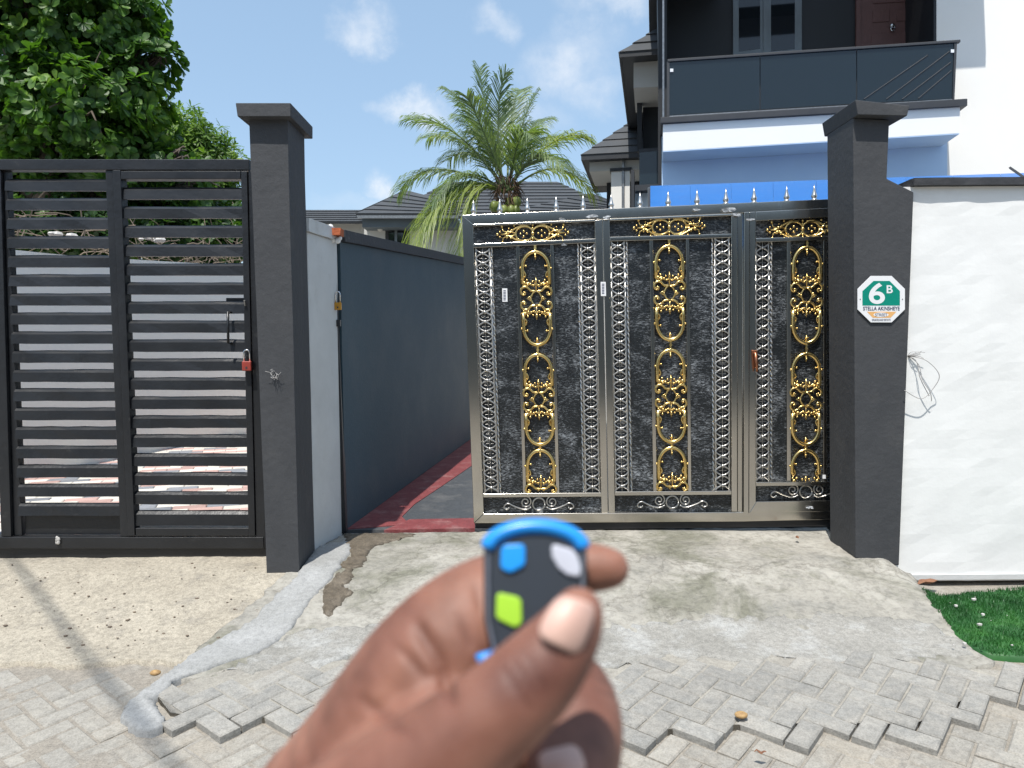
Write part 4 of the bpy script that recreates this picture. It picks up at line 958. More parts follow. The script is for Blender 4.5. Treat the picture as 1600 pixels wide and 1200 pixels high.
# tall eave edge at top (x 1013-1030)
T1 = HP(-1.2)
a = T1(1013,-60); b_ = a+bH*3.6
m = MB(); m.prism([a, a+e_*1.2, a+e_*1.2-up*.22, a-up*.22], [b_, b_+e_*1.2, b_+e_*1.2-up*.22, b_-up*.22]); m.build('upper_eave', M['dark_trim'], H)
m = MB(); a = HP(-.705)(1029,0); a.z = 0; m.prism([a, a+e_*.1, a+e_*.1+bH*.5, a+bH*.5], [p+up*9 for p in (a, a+e_*.1, a+e_*.1+bH*.5, a+bH*.5)]); m.build('corner_pillar', M['dark_block'], H)
# --- wing 2 (lower, farther)
W2P = HP(-6.5)
A, B = wing(W2P, 908, 243, 1080, 232, .11, 4.2, 2.0)
W2b = HP(-6.8)
hq('eave_beam', W2b, [(921,247),(1010,242),(1010,264),(921,268)], -1.8, 0, 'pale_wall')
hq('column', W2b, [(955,268.5),(971.5,267.5),(971.5,440),(955,440)], -.25, .02, 'white_wall')
hq('column_strip', W2b, [(972,247),(975.5,247),(975.5,440),(972,440)], -.2, .05, 'steel_grey')
hq('column', W2b, [(976,267.5),(984,267),(984,440),(976,440)], -.25, .02, 'white_wall')
hq('column_cap', W2b, [(953,264),(987,262),(987,267),(953,268.3)], -.3, .06, 'dark_trim')
hq('wing_wall', HP(-8.2), [(948,250),(1010,250),(1010,440),(948,440)], -2, 0, 'dark_block')
# ================================================================ BLUE SHEET ROOF
t = thing('canopy_roof', 'bright blue sheet canopy roof in front of the white house', 'canopy', (5, 9, 0))
f0 = at(1016, 395, 6.3); k0 = at(1016, 290.5, 10.4); f1 = at(1720, 335, 5.6); k1 = at(1720, 266, 9.1)  # front edge run on out of sight to bounce more blue light
n = 10
for i in range(n):
    a, b, c, d = f0.lerp(f1, i/n), f0.lerp(f1, (i+1)/n), k0.lerp(k1, (i+1)/n), k0.lerp(k1, i/n); g = (b-a)*.004
    m = MB(); m.prism([a+g, b-g, c-g, d+g], [q-up*.012 for q in (a+g, b-g, c-g, d+g)]); m.build('sheet', M['blue_sheet'], t)
for i in range(n):  # unseen flat rear sheets, added to bounce blue light onto the house
    a, b = k0.lerp(k1, i/n), k0.lerp(k1, (i+1)/n); bk = bH*1.0; g = (b-a)*.004
    a = a-up*.013; b = b-up*.013; m = MB(); m.prism([a+g, b-g, b-g+bk, a+g+bk], [q-up*.012 for q in (a+g, b-g, b-g+bk, a+g+bk)]); m.build('sheet', M['blue_sheet'], t)
for q in (f0, f1, k0, k1, (f0+f1)/2, (k0+k1)/2):
    m = MB(); m.box((q.x-.03, q.y-.03, 0), (q.x+.03, q.y+.03, q.z-.02)); m.build('post', M['steel_grey'], t)
# ================================================================ FAR HOUSES
fh = thing('far_house', 'grey house with stepped hip roof far behind the palm and the blue alley wall', 'house', (-3, 30, 0))
def fp(x, y, Y): return at(x, y, Y)
def fr(pts, n): return roofq('roof', pts, n, 'roof', fh, .05, .08)
fr([fp(556,335,29), fp(715,335,29), fp(715,318,30.5), fp(634,297,32.5)], 6)
fr([fp(636,297.5,32.6), fp(556,334,33.6), fp(560,334,36), fp(636,298,36)], 4)
fr([fp(470,347,36), fp(590,347,36), fp(566,328,38), fp(440,328,38)], 6)
fr([fp(600,340,33.5), fp(990,338,33.5), fp(870,284,39), fp(700,284,39)], 11)
fr([fp(800,330,30.5), fp(1000,330,30.5), fp(1000,330,36), fp(925,302,34)], 6)
def fq(name, c, Y, d, mt):
    m = MB(); Plane((0, Y, 0), (0, -1, 0)).quad(m, c, -d, 0); m.build(name, M[mt], fh)
fq('fascia', [(557,336.5),(716,336.5),(716,341),(559,341)], 28.98, .1, 'steel_grey')
fq('eave_band', [(566,341.5),(716,341.5),(716,355),(566,355)], 29.3, 2, 'slate_band')
fq('wall', [(569,355.5),(720,355.5),(720,520),(569,520)], 30.2, 4, 'pale_wall')
fq('wall', [(480,348),(569,348),(569,520),(480,520)], 37, 1, 'pale_wall')
fq('wall', [(720,341),(1000,341),(1000,520),(720,520)], 34.5, 3, 'pale_wall')
fq('window_bay', [(602,355.8),(640,355.8),(640,385),(602,385)], 30.18, .12, 'dark_trim')
for a, b in ((607,616),(621,630)): fq('pane', [(a,362),(b,362),(b,382),(a,382)], 30.05, .03, 'window_glass')
fq('column', [(616.5,356),(620.5,356),(620.5,385),(616.5,385)], 30.05, .04, 'alu')
m = MB(); m.ball(at(594,357,29.9), .12); m.build('wall_lamp', M['pale_wall'], fh)
# ================================================================ LEFT YARD WALL
t = thing('boundary_wall', 'plain white compound wall seen through the louvred gate slats', 'wall', (-4.5, 8, 0))
wa, wb, wc = Vector((-5.3, 4.9, 0)), Vector((-4.5, 8.0, 0)), Vector((-3.6, 11.6, 0))
m = MB(); s_ = Vector((-.16, .04, 0))
for a, b, ha, hb in ((wa, wb, 2.12, 2.2), (wb, wc, 2.2, 2.42)):
    m.box8([a, b, b+up*hb, a+up*ha, a+s_, b+s_, b+s_+up*hb, a+s_+up*ha])
m.build('wall_face', M['white_wall'], t, fix=False)
m = MB(); m.box((-3.6, 11.6, 0), (2, 11.76, 1.9)); m.build('wall_face', M['white_wall'], t)
# debris and dead vines on the wall
vn = MB()
for i in range(150):
    tt = random.random(); a = wa.lerp(wc, tt); h = 2.12+.3*tt
    P = [a+Vector((-.1, 0, h+random.uniform(-.02,.1)))]; d = Vector((random.uniform(-.9,.1), random.uniform(-1,1), random.uniform(-.1,1))).normalized()
    for k in range(7): d = (d+Vector((random.uniform(-.5,.5), random.uniform(-.6,.6), random.uniform(-.55,.35)))).normalized(); P.append(P[-1]+d*.11)
    vn.tube(P, random.uniform(.003,.008), 4)
o = vn.build('dead_vines', M['twig'], fix=False); tag(o, 'tangle of dead brown vines on top of the yard wall behind the louvred gate', 'vines'); o['kind'] = 'stuff'
for x, y, Y in ((232,370,8.4),(95,372,7.6)):
    m = MB(); c = at(x, y+4, Y)
    for k in range(9): m.ball(c+Vector((random.uniform(-.16,.16), random.uniform(-.1,.1), random.uniform(-.02,.06))), random.uniform(.03,.07), sz=.5, seg=6, rings=4)
    o = m.build('plastic_scrap', M['rag']); rough_up(o, .02, 1)
    tag(o, 'crumpled pale plastic scrap on the yard wall, '+('seen through the right bank of slats' if x > 200 else 'seen through the left bank of slats'), 'scrap')
# ================================================================ TREES
def leaf_mesh(L, W, mat_, name='leaf', curl=.15):
    mb = MB(); rows = [(0, .02), (.25, .45), (.55, .9), (.8, .95), (1, .25)]
    for (t, wd) in rows:
        z = -curl*L*t*t
        mb.v += [Vector((-W/2*wd, L*t, z+.06*W)), Vector((0, L*t, z-.05*W)), Vector((W/2*wd, L*t, z+.06*W))]
    for i in range(len(rows)-1):
        for k in range(2): a = i*3+k; mb.f.append((a, a+1, a+4, a+3))
    me = bpy.data.meshes.new(name); me.from_pydata(mb.v, [], mb.f); me.materials.append(mat_)
    me.polygons.foreach_set('use_smooth', [True]*len(me.polygons)); return me, mb
def tree(name, label, cat, base, lobes, mt, L, W, nros, per, trunk_h, trunk_r, seed, droop=.2, n_indiv=300, group=None, up_bias=.5):
    rnd = random.Random(seed); t = thing(name, label, cat, base, group); base = Vector(base)
    m = MB(); cen = sum((Vector(l[0]) for l in lobes), Vector())/len(lobes)
    top = Vector((lerp(base.x, cen.x, .5), lerp(base.y, cen.y, .5), trunk_h))
    m.tube([base-Vector((0,0,.2)), base.lerp(top, .5)+Vector((.1,0,0)), top], [trunk_r*1.3, trunk_r, trunk_r*.75], 9); m.build('trunk', M['bark'], t, smooth=True)
    for (c, r) in lobes:
        c = Vector(c); m = MB(); mid = top.lerp(c, .5)+Vector((rnd.uniform(-.3,.3), rnd.uniform(-.3,.3), .3))
        m.tube([top, mid, c], [trunk_r*.5, trunk_r*.3, trunk_r*.12], 7)
        for k in range(7):
            d = Vector((rnd.gauss(0,1), rnd.gauss(0,1), rnd.gauss(0,1))).normalized()*r*.85; m.tube([mid.lerp(c, .6), c+d*.5+Vector((0,0,.1)), c+d], [trunk_r*.13, trunk_r*.08, .008], 5)
        m.build('branch', M['bark'], t, smooth=True)
    me, lm = leaf_mesh(L, W, M[mt]); T = []
    vol = [r**2.2 for _, r in lobes]
    for i in range(nros):
        c, r = rnd.choices(lobes, vol)[0]; c = Vector(c)
        d = Vector((rnd.gauss(0,1), rnd.gauss(0,1), rnd.gauss(0,1))).normalized(); q = rnd.uniform(.45, 1.0)**.6
        d2 = Vector((d.x, d.y, d.z*.8)); lump = 1+.25*noise.noise(d*2.5+c)
        p = c+d2*(r*q*lump)
        ax = (d+Vector((0, 0, up_bias))+Vector((rnd.gauss(0,.3), rnd.gauss(0,.3), rnd.gauss(0,.3)))).normalized()
        s = ax.orthogonal().normalized(); s2 = ax.cross(s); ph = rnd.uniform(0, 6.28)
        for k in range(per):
            a = ph+k*2.4; el = rnd.uniform(.1, 1.1); ld = (s*math.cos(a)+s2*math.sin(a))*math.cos(el)+ax*math.sin(el)
            ld = (ld+Vector((0, 0, -droop*rnd.random()))).normalized()
            xx = ld.cross(ax)
            if xx.length < 1e-4: continue
            xx.normalize(); zz = xx.cross(ld); sc = rnd.uniform(.65, 1.15)
            T.append(Matrix.Translation(p+ld*.02) @ Matrix((xx*sc, ld*sc, zz*sc)).transposed().to_4x4())
    # nearest (largest) leaves as parts
    def key(Mt):
        p = Mt.translation; px, py = proj(p); vis = (-20 < px < 400) and (-20 < py < 255)
        return (0 if vis else 1, (p-CAM).length)
    T.sort(key=key)
    for Mt in T[:n_indiv]:
        o = bpy.data.objects.new('leaf', me); C.objects.link(o); o.parent = t; o.matrix_basis = Matrix.Translation(-base) @ Mt
    V = []; Fc = []
    lv = [v.copy() for v in lm.v]
    for Mt in T[n_indiv:]:
        k = len(V); V += [(Mt @ v)-base for v in lv]; Fc += [tuple(k+i for i in f) for f in lm.f]
    me2 = bpy.data.meshes.new('foliage'); me2.from_pydata(V, [], Fc); me2.materials.append(M[mt]); me2.polygons.foreach_set('use_smooth', [True]*len(Fc))
    o = bpy.data.objects.new('foliage', me2); C.objects.link(o); o.parent = t; o['kind'] = 'stuff'
    print(name, len(T)*8)
def lb(px, py, Y, r): return (tuple(at(px, py, Y)), r)
tree('almond_tree', 'large broad-leaved tree with big glossy rounded leaves, tallest at the upper left', 'tree', (-9.5, 12.6, 0),
     [lb(-330,0,12.5,2.4), lb(-110,-60,12.5,2.2), lb(60,-40,12,1.5), lb(60,60,12.2,1.5), lb(160,30,12,.95), lb(225,95,12,.55), lb(240,40,12.2,.35), lb(30,160,11.6,1.1), lb(130,165,11.5,1.0),
      lb(190,150,12,.75), lb(205,205,12.2,.6), lb(-120,170,12,1.6), lb(90,235,11.8,.75), lb(165,245,11.8,.65), lb(230,250,12.3,.45), lb(272,255,12.0,.34), lb(285,248,12,.22), lb(-40,270,12.6,.6), lb(60,300,12.6,.6), lb(180,300,12.6,.6), lb(300,290,12.4,.5), lb(200,15,12,.6), lb(255,85,12,.25), lb(235,190,12.4,.25)],
     'almond_leaf', .165, .105, 4200, 10, 2.6, .22, 3, droop=.6)
tree('mango_tree', 'rounded bushy tree with narrow leaves, just right of and behind the broad-leaved tree', 'tree', (-7.2, 16.5, 0),
     [lb(272,222,16,.95), lb(318,255,16,.85), lb(255,250,16,1.15), lb(300,265,16,.9), lb(235,220,16.3,.8), lb(325,300,16,.6), lb(200,300,16,1.2), lb(320,345,16,.8), lb(240,360,16,1.1), lb(150,350,16,1.1), lb(60,350,16,1.2), lb(-60,350,16,1.2), lb(370,365,16,.5)],
     'mango_leaf', .19, .05, 3000, 10, 1.6, .16, 5, droop=.9, n_indiv=60)
tree('shrub', 'low green shrub against the yard wall behind the slats', 'shrub', (-4.6, 12.4, 0),
     [lb(330,355,12.2,.40), lb(250,360,12.0,.40), lb(160,360,11.6,.45), lb(380,380,12.5,.3), lb(90,350,11.4,.4), lb(0,350,11,.5), lb(300,330,13,.6), lb(220,340,13,.6), lb(130,340,13,.6), lb(40,340,13,.7), lb(370,350,13.4,.45), lb(-60,350,13,.7), lb(260,375,12.6,.5), lb(340,380,12.8,.5), lb(60,372,11.5,.5), lb(150,375,12,.5)],
     'hedge', .13, .07, 2200, 8, 1.9, .05, 9, n_indiv=0)
# ================================================================ PALM
PY = 21.5
pc = at(792, 292, PY)
t = thing('coconut_palm', 'coconut palm with arching feathery fronds in front of the far roofs', 'palm tree', (pc.x+.1, PY, 0))
m = MB(); tr = []; 
for i in range(26):
    f = i/25; tr.append(Vector((pc.x+.1*(1-f), PY, lerp(-.1, pc.z-.5, f))))
m.tube(tr, [(.19-.05*i/25)*(1.05 if i % 2 else .95) for i in range(26)], 12); m.build('trunk', M['bark'], t, smooth=True)
fib = MB()
for i in range(260):
    a = random.uniform(0, 6.28); p = pc+Vector((.22*math.cos(a), .22*math.sin(a), random.uniform(-.9, .25))); q = p+Vector((math.cos(a)*random.uniform(.1,.35), math.sin(a)*.2, random.uniform(-.45,.25)))
    fib.tube([p, (p+q)/2+Vector((0,0,.06)), q], [.02,.012,.004], 4)
o = fib.build('crown_fibre', mat('palm_fibre', (.17,.10,.06), (.09,.055,.035), 6, .9), t); o['kind'] = 'stuff'
for i in range(9):
    a = i*2.3; c = pc+Vector((.33*math.cos(a)-.05, -.22+.1*math.sin(a), -.45-.12*(i % 3))); m = MB(); m.ball(c, .12, sz=1.25, seg=10, rings=7); m.build('coconut', M['palm_yellow'], t, smooth=True)
def frond(tx, ty, cx, cy, dY, cdY=None, wl=.92, mt='palm_leaf', droop=.6, n=68, seed=0, stiff=.35):
    r = random.Random(seed*7+3); A = pc+Vector((r.uniform(-.08,.08), r.uniform(-.08,.08), -.15)); Cc = at(cx, cy, PY+(dY*.5 if cdY is None else cdY)); T = at(tx, ty, PY+dY)
    P = [A*(1-u)**2+Cc*2*u*(1-u)+T*u*u for u in [i/24 for i in range(25)]]
    m = MB(); m.tube(P, [lerp(.035, .006, i/24) for i in range(25)], 5)
    for i in range(n):
        u = lerp(.16, 1.0, i/(n-1)); p = A*(1-u)**2+Cc*2*u*(1-u)+T*u*u; tg = ((Cc-A)*2*(1-u)+(T-Cc)*2*u).normalized()
        sd = tg.cross(up); sd = sd.normalized() if sd.length > .05 else Vector((1, 0, 0))
        nn = sd.cross(tg); ll = wl*(math.sin(math.pi*min(1, u*.72+.2))**.6)*r.uniform(.85, 1.05)
        for s in (-1, 1):
            if r.random() < .04: continue
            d = (sd*s*r.uniform(.6,.95)+tg*r.uniform(.8,1.15)+nn*r.uniform(-.05,.25)).normalized()
            q1 = p+d*ll*.4+Vector((0,0,-.05*ll)); q2 = p+d*ll*.78+Vector((0,0,-droop*.20*ll)); q3 = p+d*ll*1.05+Vector((0,0,-droop*.55*ll*r.uniform(.7,1.3)))
            wv = (tg if abs(d.dot(tg)) < .8 else d.cross(nn if abs(d.dot(nn)) < .8 else sd).normalized())*.015
            k = len(m.v); m.v += [p-wv, p+wv, q1-wv*1.3, q1+wv*1.3, q2-wv, q2+wv, q3]
            m.f += [(k, k+1, k+3, k+2), (k+2, k+3, k+5, k+4), (k+4, k+5, k+6)]
    m.build('frond', M[mt], t, smooth=True, fix=False)
FR = [(640,184,716,180,-.4,'palm_leaf',.7),(626,296,668,232,.6,'palm_leaf',.9),(704,142,728,158,.8,'palm_leaf',.8),(750,106,758,200,.3,'palm_leaf',.5),(790,114,768,170,-.3,'palm_leaf',.6),
      (834,150,812,190,.2,'palm_leaf',.7),(916,214,862,196,-.5,'palm_yellow',.8),(926,300,868,228,.5,'palm_yellow',.9),(645,385,690,262,-1.2,'palm_yellow',1.5),(715,395,742,262,-.6,'palm_yellow',1.4),(668,350,700,255,-.9,'palm_leaf',1.3),
      (700,250,745,210,1.6,'palm_leaf',.9),(745,215,765,180,1.2,'palm_leaf',.9),(850,185,820,190,1.6,'palm_leaf',.9),(880,260,840,210,-1.6,'palm_leaf',.9),
      (676,318,720,235,-1.0,'palm_leaf',1.0),(720,180,748,190,1.9,'palm_leaf',.8),(830,215,812,180,-1.2,'palm_leaf',.9),(812,140,795,160,1.5,'palm_leaf',.7),(670,215,720,190,1.3,'palm_leaf',.9),(870,215,830,200,1.9,'palm_leaf',.9),(730,150,750,190,-1.0,'palm_leaf',.8)]
for i, (tx, ty, cx, cy, dY, mt_, dr_) in enumerate(FR): frond(tx, ty, cx, cy, dY, mt=mt_, droop=dr_, seed=i, wl=(1.5 if i in (8, 9) else .95))
# ================================================================ street side behind the camera (seen in the steel's reflections)
t = thing('opposite_house', 'plain dark grey house across the street behind the viewer', 'house', (0, -9, 0))
m = MB(); m.box((-12, -13, -.3), (14, -9, 5.2)); m.build('wall', M['alu'], t)
for i in range(6):
    m = MB(); x = -10+i*4; m.box((x, -8.99, 2.2), (x+1.4, -8.9, 3.6)); m.build('window', M['window_glass'], t)
cb = MB(); ga, gb = G(40,900)+SUN*9, G(235,1150)+SUN*9; cb.tube([ga+(ga-gb)*9, ga, gb, gb+(gb-ga)*9], .017, 6)
tag(cb.build('overhead_cable', M['dark_trim']), 'overhead cable above the street whose thin shadow crosses the left paving', 'cable')
# ================================================================ LITTER
def nut(px, py, label, s=.022, mt='nut'):
    c = G(px, py, .02+(-0 if mt == 'nut' else 0)); t_ = MB(); t_.ball(c+Vector((0,0,s*.45)), s, sx=1.25, sz=.62, seg=9, rings=6); o = t_.build('almond_nut', M[mt], smooth=True); rough_up(o, .003, 1); tag(o, label, 'nut')
nut(1158, 1121, 'dry split almond nut lying on the raised grey pavers', .021)
nut(243, 1054, 'yellow brown almond nut on the sand beside the cement strip', .019)
def leafobj(px, py, label, s=.05):
    c = G(px, py, .035); mb = MB(); a = random.uniform(0, 6.28)
    for i in range(6):
        for j in range(3): 
            x = (i/5-.5)*s*1.4; y = (j-1)*s*.3*math.sin(math.pi*(i+.4)/5.8); z = abs(y)*.6+.006*math.sin(i*1.7)
            mb.v.append(c+Vector((x*math.cos(a)-y*math.sin(a), x*math.sin(a)+y*math.cos(a), z)))
    for i in range(5):
        for j in range(2): k = i*3+j; mb.f.append((k, k+1, k+4, k+3))
    tag(mb.build('dry_leaf', M['dry_leaf']), label, 'leaf')
leafobj(1450, 911, 'curled reddish brown leaf at the foot of the white wall', .10)
leafobj(1246, 840, 'small dark leaf on the ramp in front of the steel gate', .035)
leafobj(1188, 1176, 'tiny dark twig like leaf on the lower pavers at bottom right', .03)
ap = [(x, y) for x, y in [G(*p).to_2d() for p in APRON]]
mb = MB(); k = 0
while k < 150:
    px, py = random.uniform(-20, 430), random.uniform(880, 1030)
    if not inpoly(px, py, APRON): continue
    k += 1; c = G(px, py, .004); mb.ball(c, random.choice((.002,.003,.003,.005,.008)), sx=random.uniform(.7,1.8), sz=.5, seg=5, rings=3)
o = mb.build('pebbles', M['twig'], fix=False); tag(o, 'scattered dark grit and crumbs on the cream concrete apron', 'grit'); o['kind'] = 'stuff'
mb = MB()
for k in range(13):
    c = G(random.uniform(1470,1600), random.uniform(930,1015), .032); mb.ball(c, random.choice((.003,.004,.006,.012)), sx=random.uniform(.8,1.8), sz=.6, seg=5, rings=3)
o = mb.build('crumbs', M['rag'], fix=False); tag(o, 'pale cement crumbs scattered on the green turf', 'crumbs'); o['kind'] = 'stuff'
# ================================================================ HAND AND REMOTE
def D(px, py, d): return at(px, py, d)
def union_blob(chains, name, mt, parent, vox=.0014, smooth_it=6):
    """chains: list of list of (px,py,depth,radius_px) -> one continuous skin"""
    bm = bmesh.new()
    for ch in chains:
        Q = []
        for i in range(len(ch)-1):
            p0 = ch[max(i-1,0)]; p1 = ch[i]; p2 = ch[i+1]; p3 = ch[min(i+2,len(ch)-1)]
            n = max(3, int(math.hypot(p2[0]-p1[0], p2[1]-p1[1])/max(5, .13*(p1[3]+p2[3]))))
            for k in range(n):
                u = k/n; Q.append(tuple(.5*((2*p1[j])+(-p0[j]+p2[j])*u+(2*p0[j]-5*p1[j]+4*p2[j]-p3[j])*u*u+(-p0[j]+3*p1[j]-3*p2[j]+p3[j])*u**3) for j in range(4)))
        Q.append(ch[-1])
        for (x, y, d, r) in Q:
            bmesh.ops.create_icosphere(bm, subdivisions=3, radius=r*d/F, matrix=Matrix.Translation(D(x, y, d)))
    me = bpy.data.meshes.new(name); bm.to_mesh(me); bm.free()
    o = bpy.data.objects.new(name, me); C.objects.link(o)
    rm = o.modifiers.new('r', 'REMESH'); rm.mode = 'VOXEL'; rm.voxel_size = vox
    sm = o.modifiers.new('s', 'SMOOTH'); sm.factor = .5; sm.iterations = smooth_it
    bpy.context.view_layer.update()
    me2 = bpy.data.meshes.new_from_object(o.evaluated_get(bpy.context.evaluated_depsgraph_get()))
    bpy.data.objects.remove(o)
    off = wloc(parent) if parent else Vector()
    for v in me2.vertices: v.co -= off
    # creases and darker knuckle skin
    ca = me2.color_attributes.new('pigment', 'FLOAT_COLOR', 'POINT')
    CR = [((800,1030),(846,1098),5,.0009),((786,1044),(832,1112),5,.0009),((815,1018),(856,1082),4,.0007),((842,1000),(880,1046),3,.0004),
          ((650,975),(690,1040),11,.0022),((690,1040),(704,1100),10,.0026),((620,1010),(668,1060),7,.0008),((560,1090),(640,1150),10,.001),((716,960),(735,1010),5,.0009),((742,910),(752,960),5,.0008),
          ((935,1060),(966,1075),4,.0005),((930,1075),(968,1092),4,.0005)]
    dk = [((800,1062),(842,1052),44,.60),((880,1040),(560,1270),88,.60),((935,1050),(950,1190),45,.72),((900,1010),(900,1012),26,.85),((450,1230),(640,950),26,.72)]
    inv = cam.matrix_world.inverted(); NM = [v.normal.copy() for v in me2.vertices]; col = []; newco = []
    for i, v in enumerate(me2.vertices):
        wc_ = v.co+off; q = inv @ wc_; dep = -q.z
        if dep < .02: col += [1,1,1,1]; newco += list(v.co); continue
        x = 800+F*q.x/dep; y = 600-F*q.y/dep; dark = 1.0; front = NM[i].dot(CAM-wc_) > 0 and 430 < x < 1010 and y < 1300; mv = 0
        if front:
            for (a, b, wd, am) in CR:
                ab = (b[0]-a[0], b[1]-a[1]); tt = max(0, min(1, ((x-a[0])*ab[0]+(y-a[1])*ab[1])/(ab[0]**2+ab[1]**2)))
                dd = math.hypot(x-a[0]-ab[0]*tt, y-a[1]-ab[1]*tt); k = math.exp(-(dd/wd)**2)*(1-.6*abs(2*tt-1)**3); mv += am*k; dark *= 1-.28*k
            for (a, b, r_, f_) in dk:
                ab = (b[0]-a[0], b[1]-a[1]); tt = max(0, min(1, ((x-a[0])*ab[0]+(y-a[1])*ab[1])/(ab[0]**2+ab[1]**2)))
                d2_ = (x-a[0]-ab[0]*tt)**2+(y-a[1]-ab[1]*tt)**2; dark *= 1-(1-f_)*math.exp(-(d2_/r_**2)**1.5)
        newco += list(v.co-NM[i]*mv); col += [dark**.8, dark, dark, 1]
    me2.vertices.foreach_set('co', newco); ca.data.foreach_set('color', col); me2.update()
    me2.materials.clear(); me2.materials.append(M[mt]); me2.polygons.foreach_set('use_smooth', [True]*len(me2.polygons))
    o = bpy.data.objects.new(name, me2); C.objects.link(o)
    if parent: o.parent = parent
    return o
PR = thing('person', "brown left hand held out gripping a blue and black remote between thumb and finger", 'person', D(500, 1500, .26))
thumb = [(330,1560,.215,190),(440,1420,.212,165),(560,1300,.208,128),(660,1212,.204,102),(745,1140,.202,84),(808,1084,.202,76),(850,1040,.204,68),(880,1002,.206,57),(898,972,.208,47),(904,956,.209,40)]
index = [(330,1560,.30,230),(470,1400,.290,195),(560,1250,.280,150),(622,1130,.272,124),(672,1052,.270,114),(720,990,.272,98),(765,942,.276,76),(805,912,.280,55),(850,893,.280,43),(900,888,.278,40),(930,887,.277,38),(952,888,.276,32)]
web = [(500,1420,.25,175),(570,1290,.245,125),(640,1180,.245,85),(690,1110,.250,62),(716,1052,.262,52)]
middle = [(480,1480,.30,180),(640,1290,.292,120),(780,1160,.285,92),(868,1092,.268,80),(892,1122,.250,82),(894,1175,.238,80),(888,1225,.226,70),(872,1262,.218,54)]
ring = [(480,1500,.31,170),(680,1380,.30,110),(820,1280,.29,90),(890,1260,.272,82),(905,1310,.250,78),(890,1370,.235,70),(860,1400,.226,58)]
pinky = [(440,1560,.31,150),(640,1500,.30,100),(800,1420,.29,78),(860,1410,.27,72),(868,1460,.25,66),(840,1510,.235,56)]
palm = [(330,1560,.26,240),(420,1470,.265,200),(520,1430,.275,160),(560,1400,.28,150)]
wrist = [(330,1560,.26,240),(230,1750,.24,250),(140,1950,.21,290),(60,2200,.18,330)]
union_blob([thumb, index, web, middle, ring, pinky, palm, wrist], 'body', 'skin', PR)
def nail(pts, d, lift, bulge, name='nail'):
    """curved plate from 4 px corners: base-left, tip-left, tip-right, base-right"""
    m = MB(); n = 10; a, b, c, e = pts
    def q(u, v, l):
        x = lerp(lerp(a[0], e[0], u), lerp(b[0], c[0], u), v); y = lerp(lerp(a[1], e[1], u), lerp(b[1], c[1], u), v)
        # round the corners
        uu = abs(2*u-1); vv = v*2-1; 
        x2 = (a[0]+b[0]+c[0]+e[0])/4; y2 = (a[1]+b[1]+c[1]+e[1])/4; r = (uu**4)*(abs(vv)**3)*.16
        x = lerp(x, x2, r); y = lerp(y, y2, r)
        dd = lerp(d[0], d[1], v)-bulge*(1-uu**2)-bulge*.5*(1-vv**2)+l
        return D(x, y, dd)
    top = [[q(i/n, j/n, 0) for i in range(n+1)] for j in range(n+1)]; bot = [[q(i/n, j/n, .0012) for i in range(n+1)] for j in range(n+1)]
    for g in (top, bot):
        for r_ in g: m.v += r_
    N1 = (n+1)*(n+1)
    for j in range(n):
        for i in range(n):
            k = j*(n+1)+i; m.f.append((k, k+1, k+n+2, k+n+1)); m.f.append((N1+k, N1+k+n+1, N1+k+n+2, N1+k+1))
    for i in range(n):
        for (k, k2) in ((i, i+1), (n*(n+1)+i+1, n*(n+1)+i), ((i+1)*(n+1), i*(n+1)), (i*(n+1)+n, (i+1)*(n+1)+n)): m.f.append((k2, k, N1+k, N1+k2))
    return m.build(name, M['nail'], PR, smooth=True)
nail([(834,992),(872,926),(936,946),(906,1028)], (.1968,.2018), 0, .0030)
nail([(848,1222),(838,1176),(902,1160),(920,1206)], (.2165,.2235), 0, .0022)
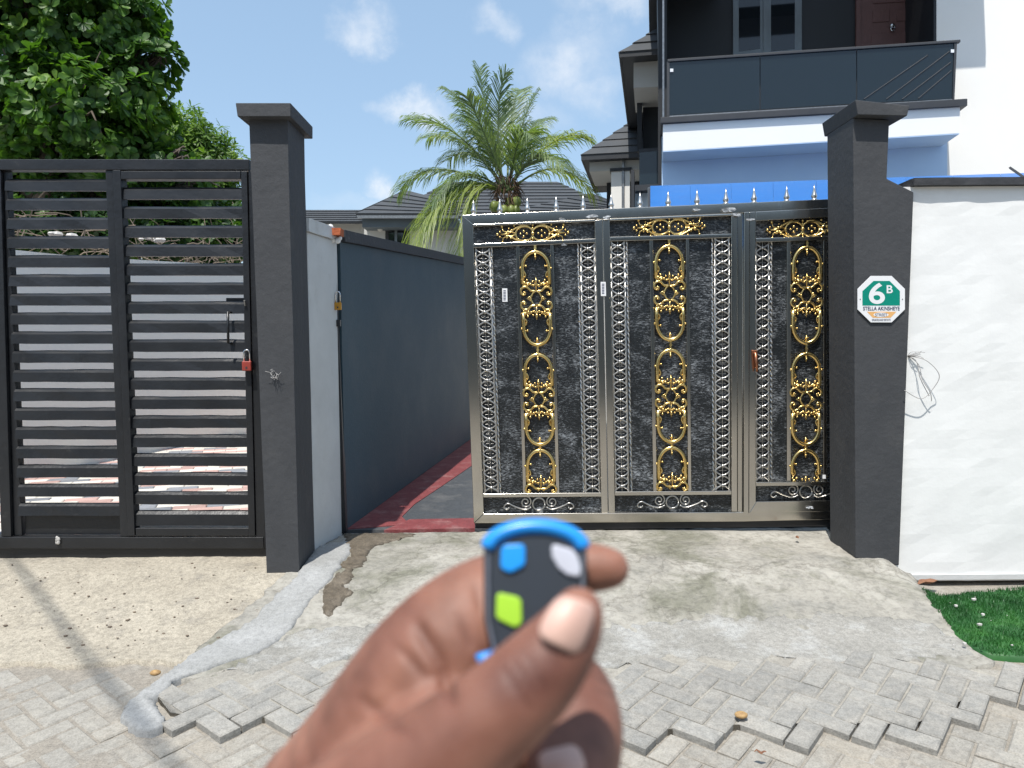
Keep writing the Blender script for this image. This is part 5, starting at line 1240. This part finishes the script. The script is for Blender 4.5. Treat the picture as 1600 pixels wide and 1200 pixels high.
# remote -----------------------------------------------------------------
dR = .252
fc = D(836, 935, dR); 
RP = Plane(fc, (fc-CAM))
RM = thing('remote_control', 'small black key fob remote with blue, grey and green buttons held in the hand', 'remote', RP(836,1045))
def outline(grow=0):
    P = []
    for i in range(21):                       # top arc
        a = math.pi*(1-i/20); P.append((836.5+(81.5+grow)*math.cos(a), 858-(43+grow)*math.sin(a)**.8))
    P += [(918.5+grow,900),(917+grow,950),(908+grow,1000),(884+grow*.7,1032+grow),(836,1046+grow),(790-grow*.7,1038+grow),(765-grow,1018),(755-grow,970),(754.5-grow,900)]
    return P
def rq(name, P, w0, w1, mt, bev=0, smooth=False):
    m = MB(); RP.quad(m, P, w0, w1); o = m.build(name, M[mt], RM, bevel=bev); return o
rq('case', outline(0), -.009, 0, 'fob_bezel', .0024)
inner = [(836+(x-836)*.84, 940+(y-940)*.90) for x, y in outline(0)]
rq('face_plate', inner, .0001, .0006, 'fob_black', .0004)
# blue trim over the top
tr_ = []
for i in range(25):
    a = math.radians(lerp(172, 8, i/24)); tr_.append((836.5+(76)*math.cos(a), 866-44*math.sin(a)**.85))
m = MB(); m.tube([RP(x, y, -.001) for x, y in tr_], [.0024]+[.0028]*23+[.0024], 12, flat=1.5); m.build('blue_trim', M['fob_blue'], RM, smooth=True)
m = MB(); m.tube([RP(x, y, .0025) for x, y in ((757,1018),(760,1030),(772,1041),(800,1049),(836,1051),(872,1046))], .0030, 10, flat=1.4); m.build('blue_trim', M['fob_blue'], RM, smooth=True)
rq('button', [(783,857),(789,851),(816,850),(821,855),(821,880),(817,886),(798,896),(786,891),(782,884)], .0006, .0022, 'fob_blue', .0008)
rq('button', [(861,853),(868,851),(893,858),(902,868),(907,884),(907,899),(901,902),(886,899),(872,888),(862,870)], .0006, .0022, 'fob_white', .0008)
rq('button', [(776,930),(781,926),(808,932),(815,938),(816,970),(812,978),(803,980),(780,969),(775,962)], .0006, .0022, 'fob_green', .0008)
rq('button', [(890,930),(862,938),(856,946),(856,972),(864,980),(886,970),(894,960)], .0006, .0022, 'fob_bezel', .0008)
bz = [(836+(x-836)*.90, 940+(y-940)*.94) for x, y in outline(0)]
m = MB(); m.tube([RP(x, y, .0002) for x, y in bz], .0007, 6, closed=True); m.build('bezel_ring', mat('grey_metal_ring', (.25,.26,.29), None, 10, .3, metal=.6), RM, smooth=True)
print('objects', len(bpy.data.objects))
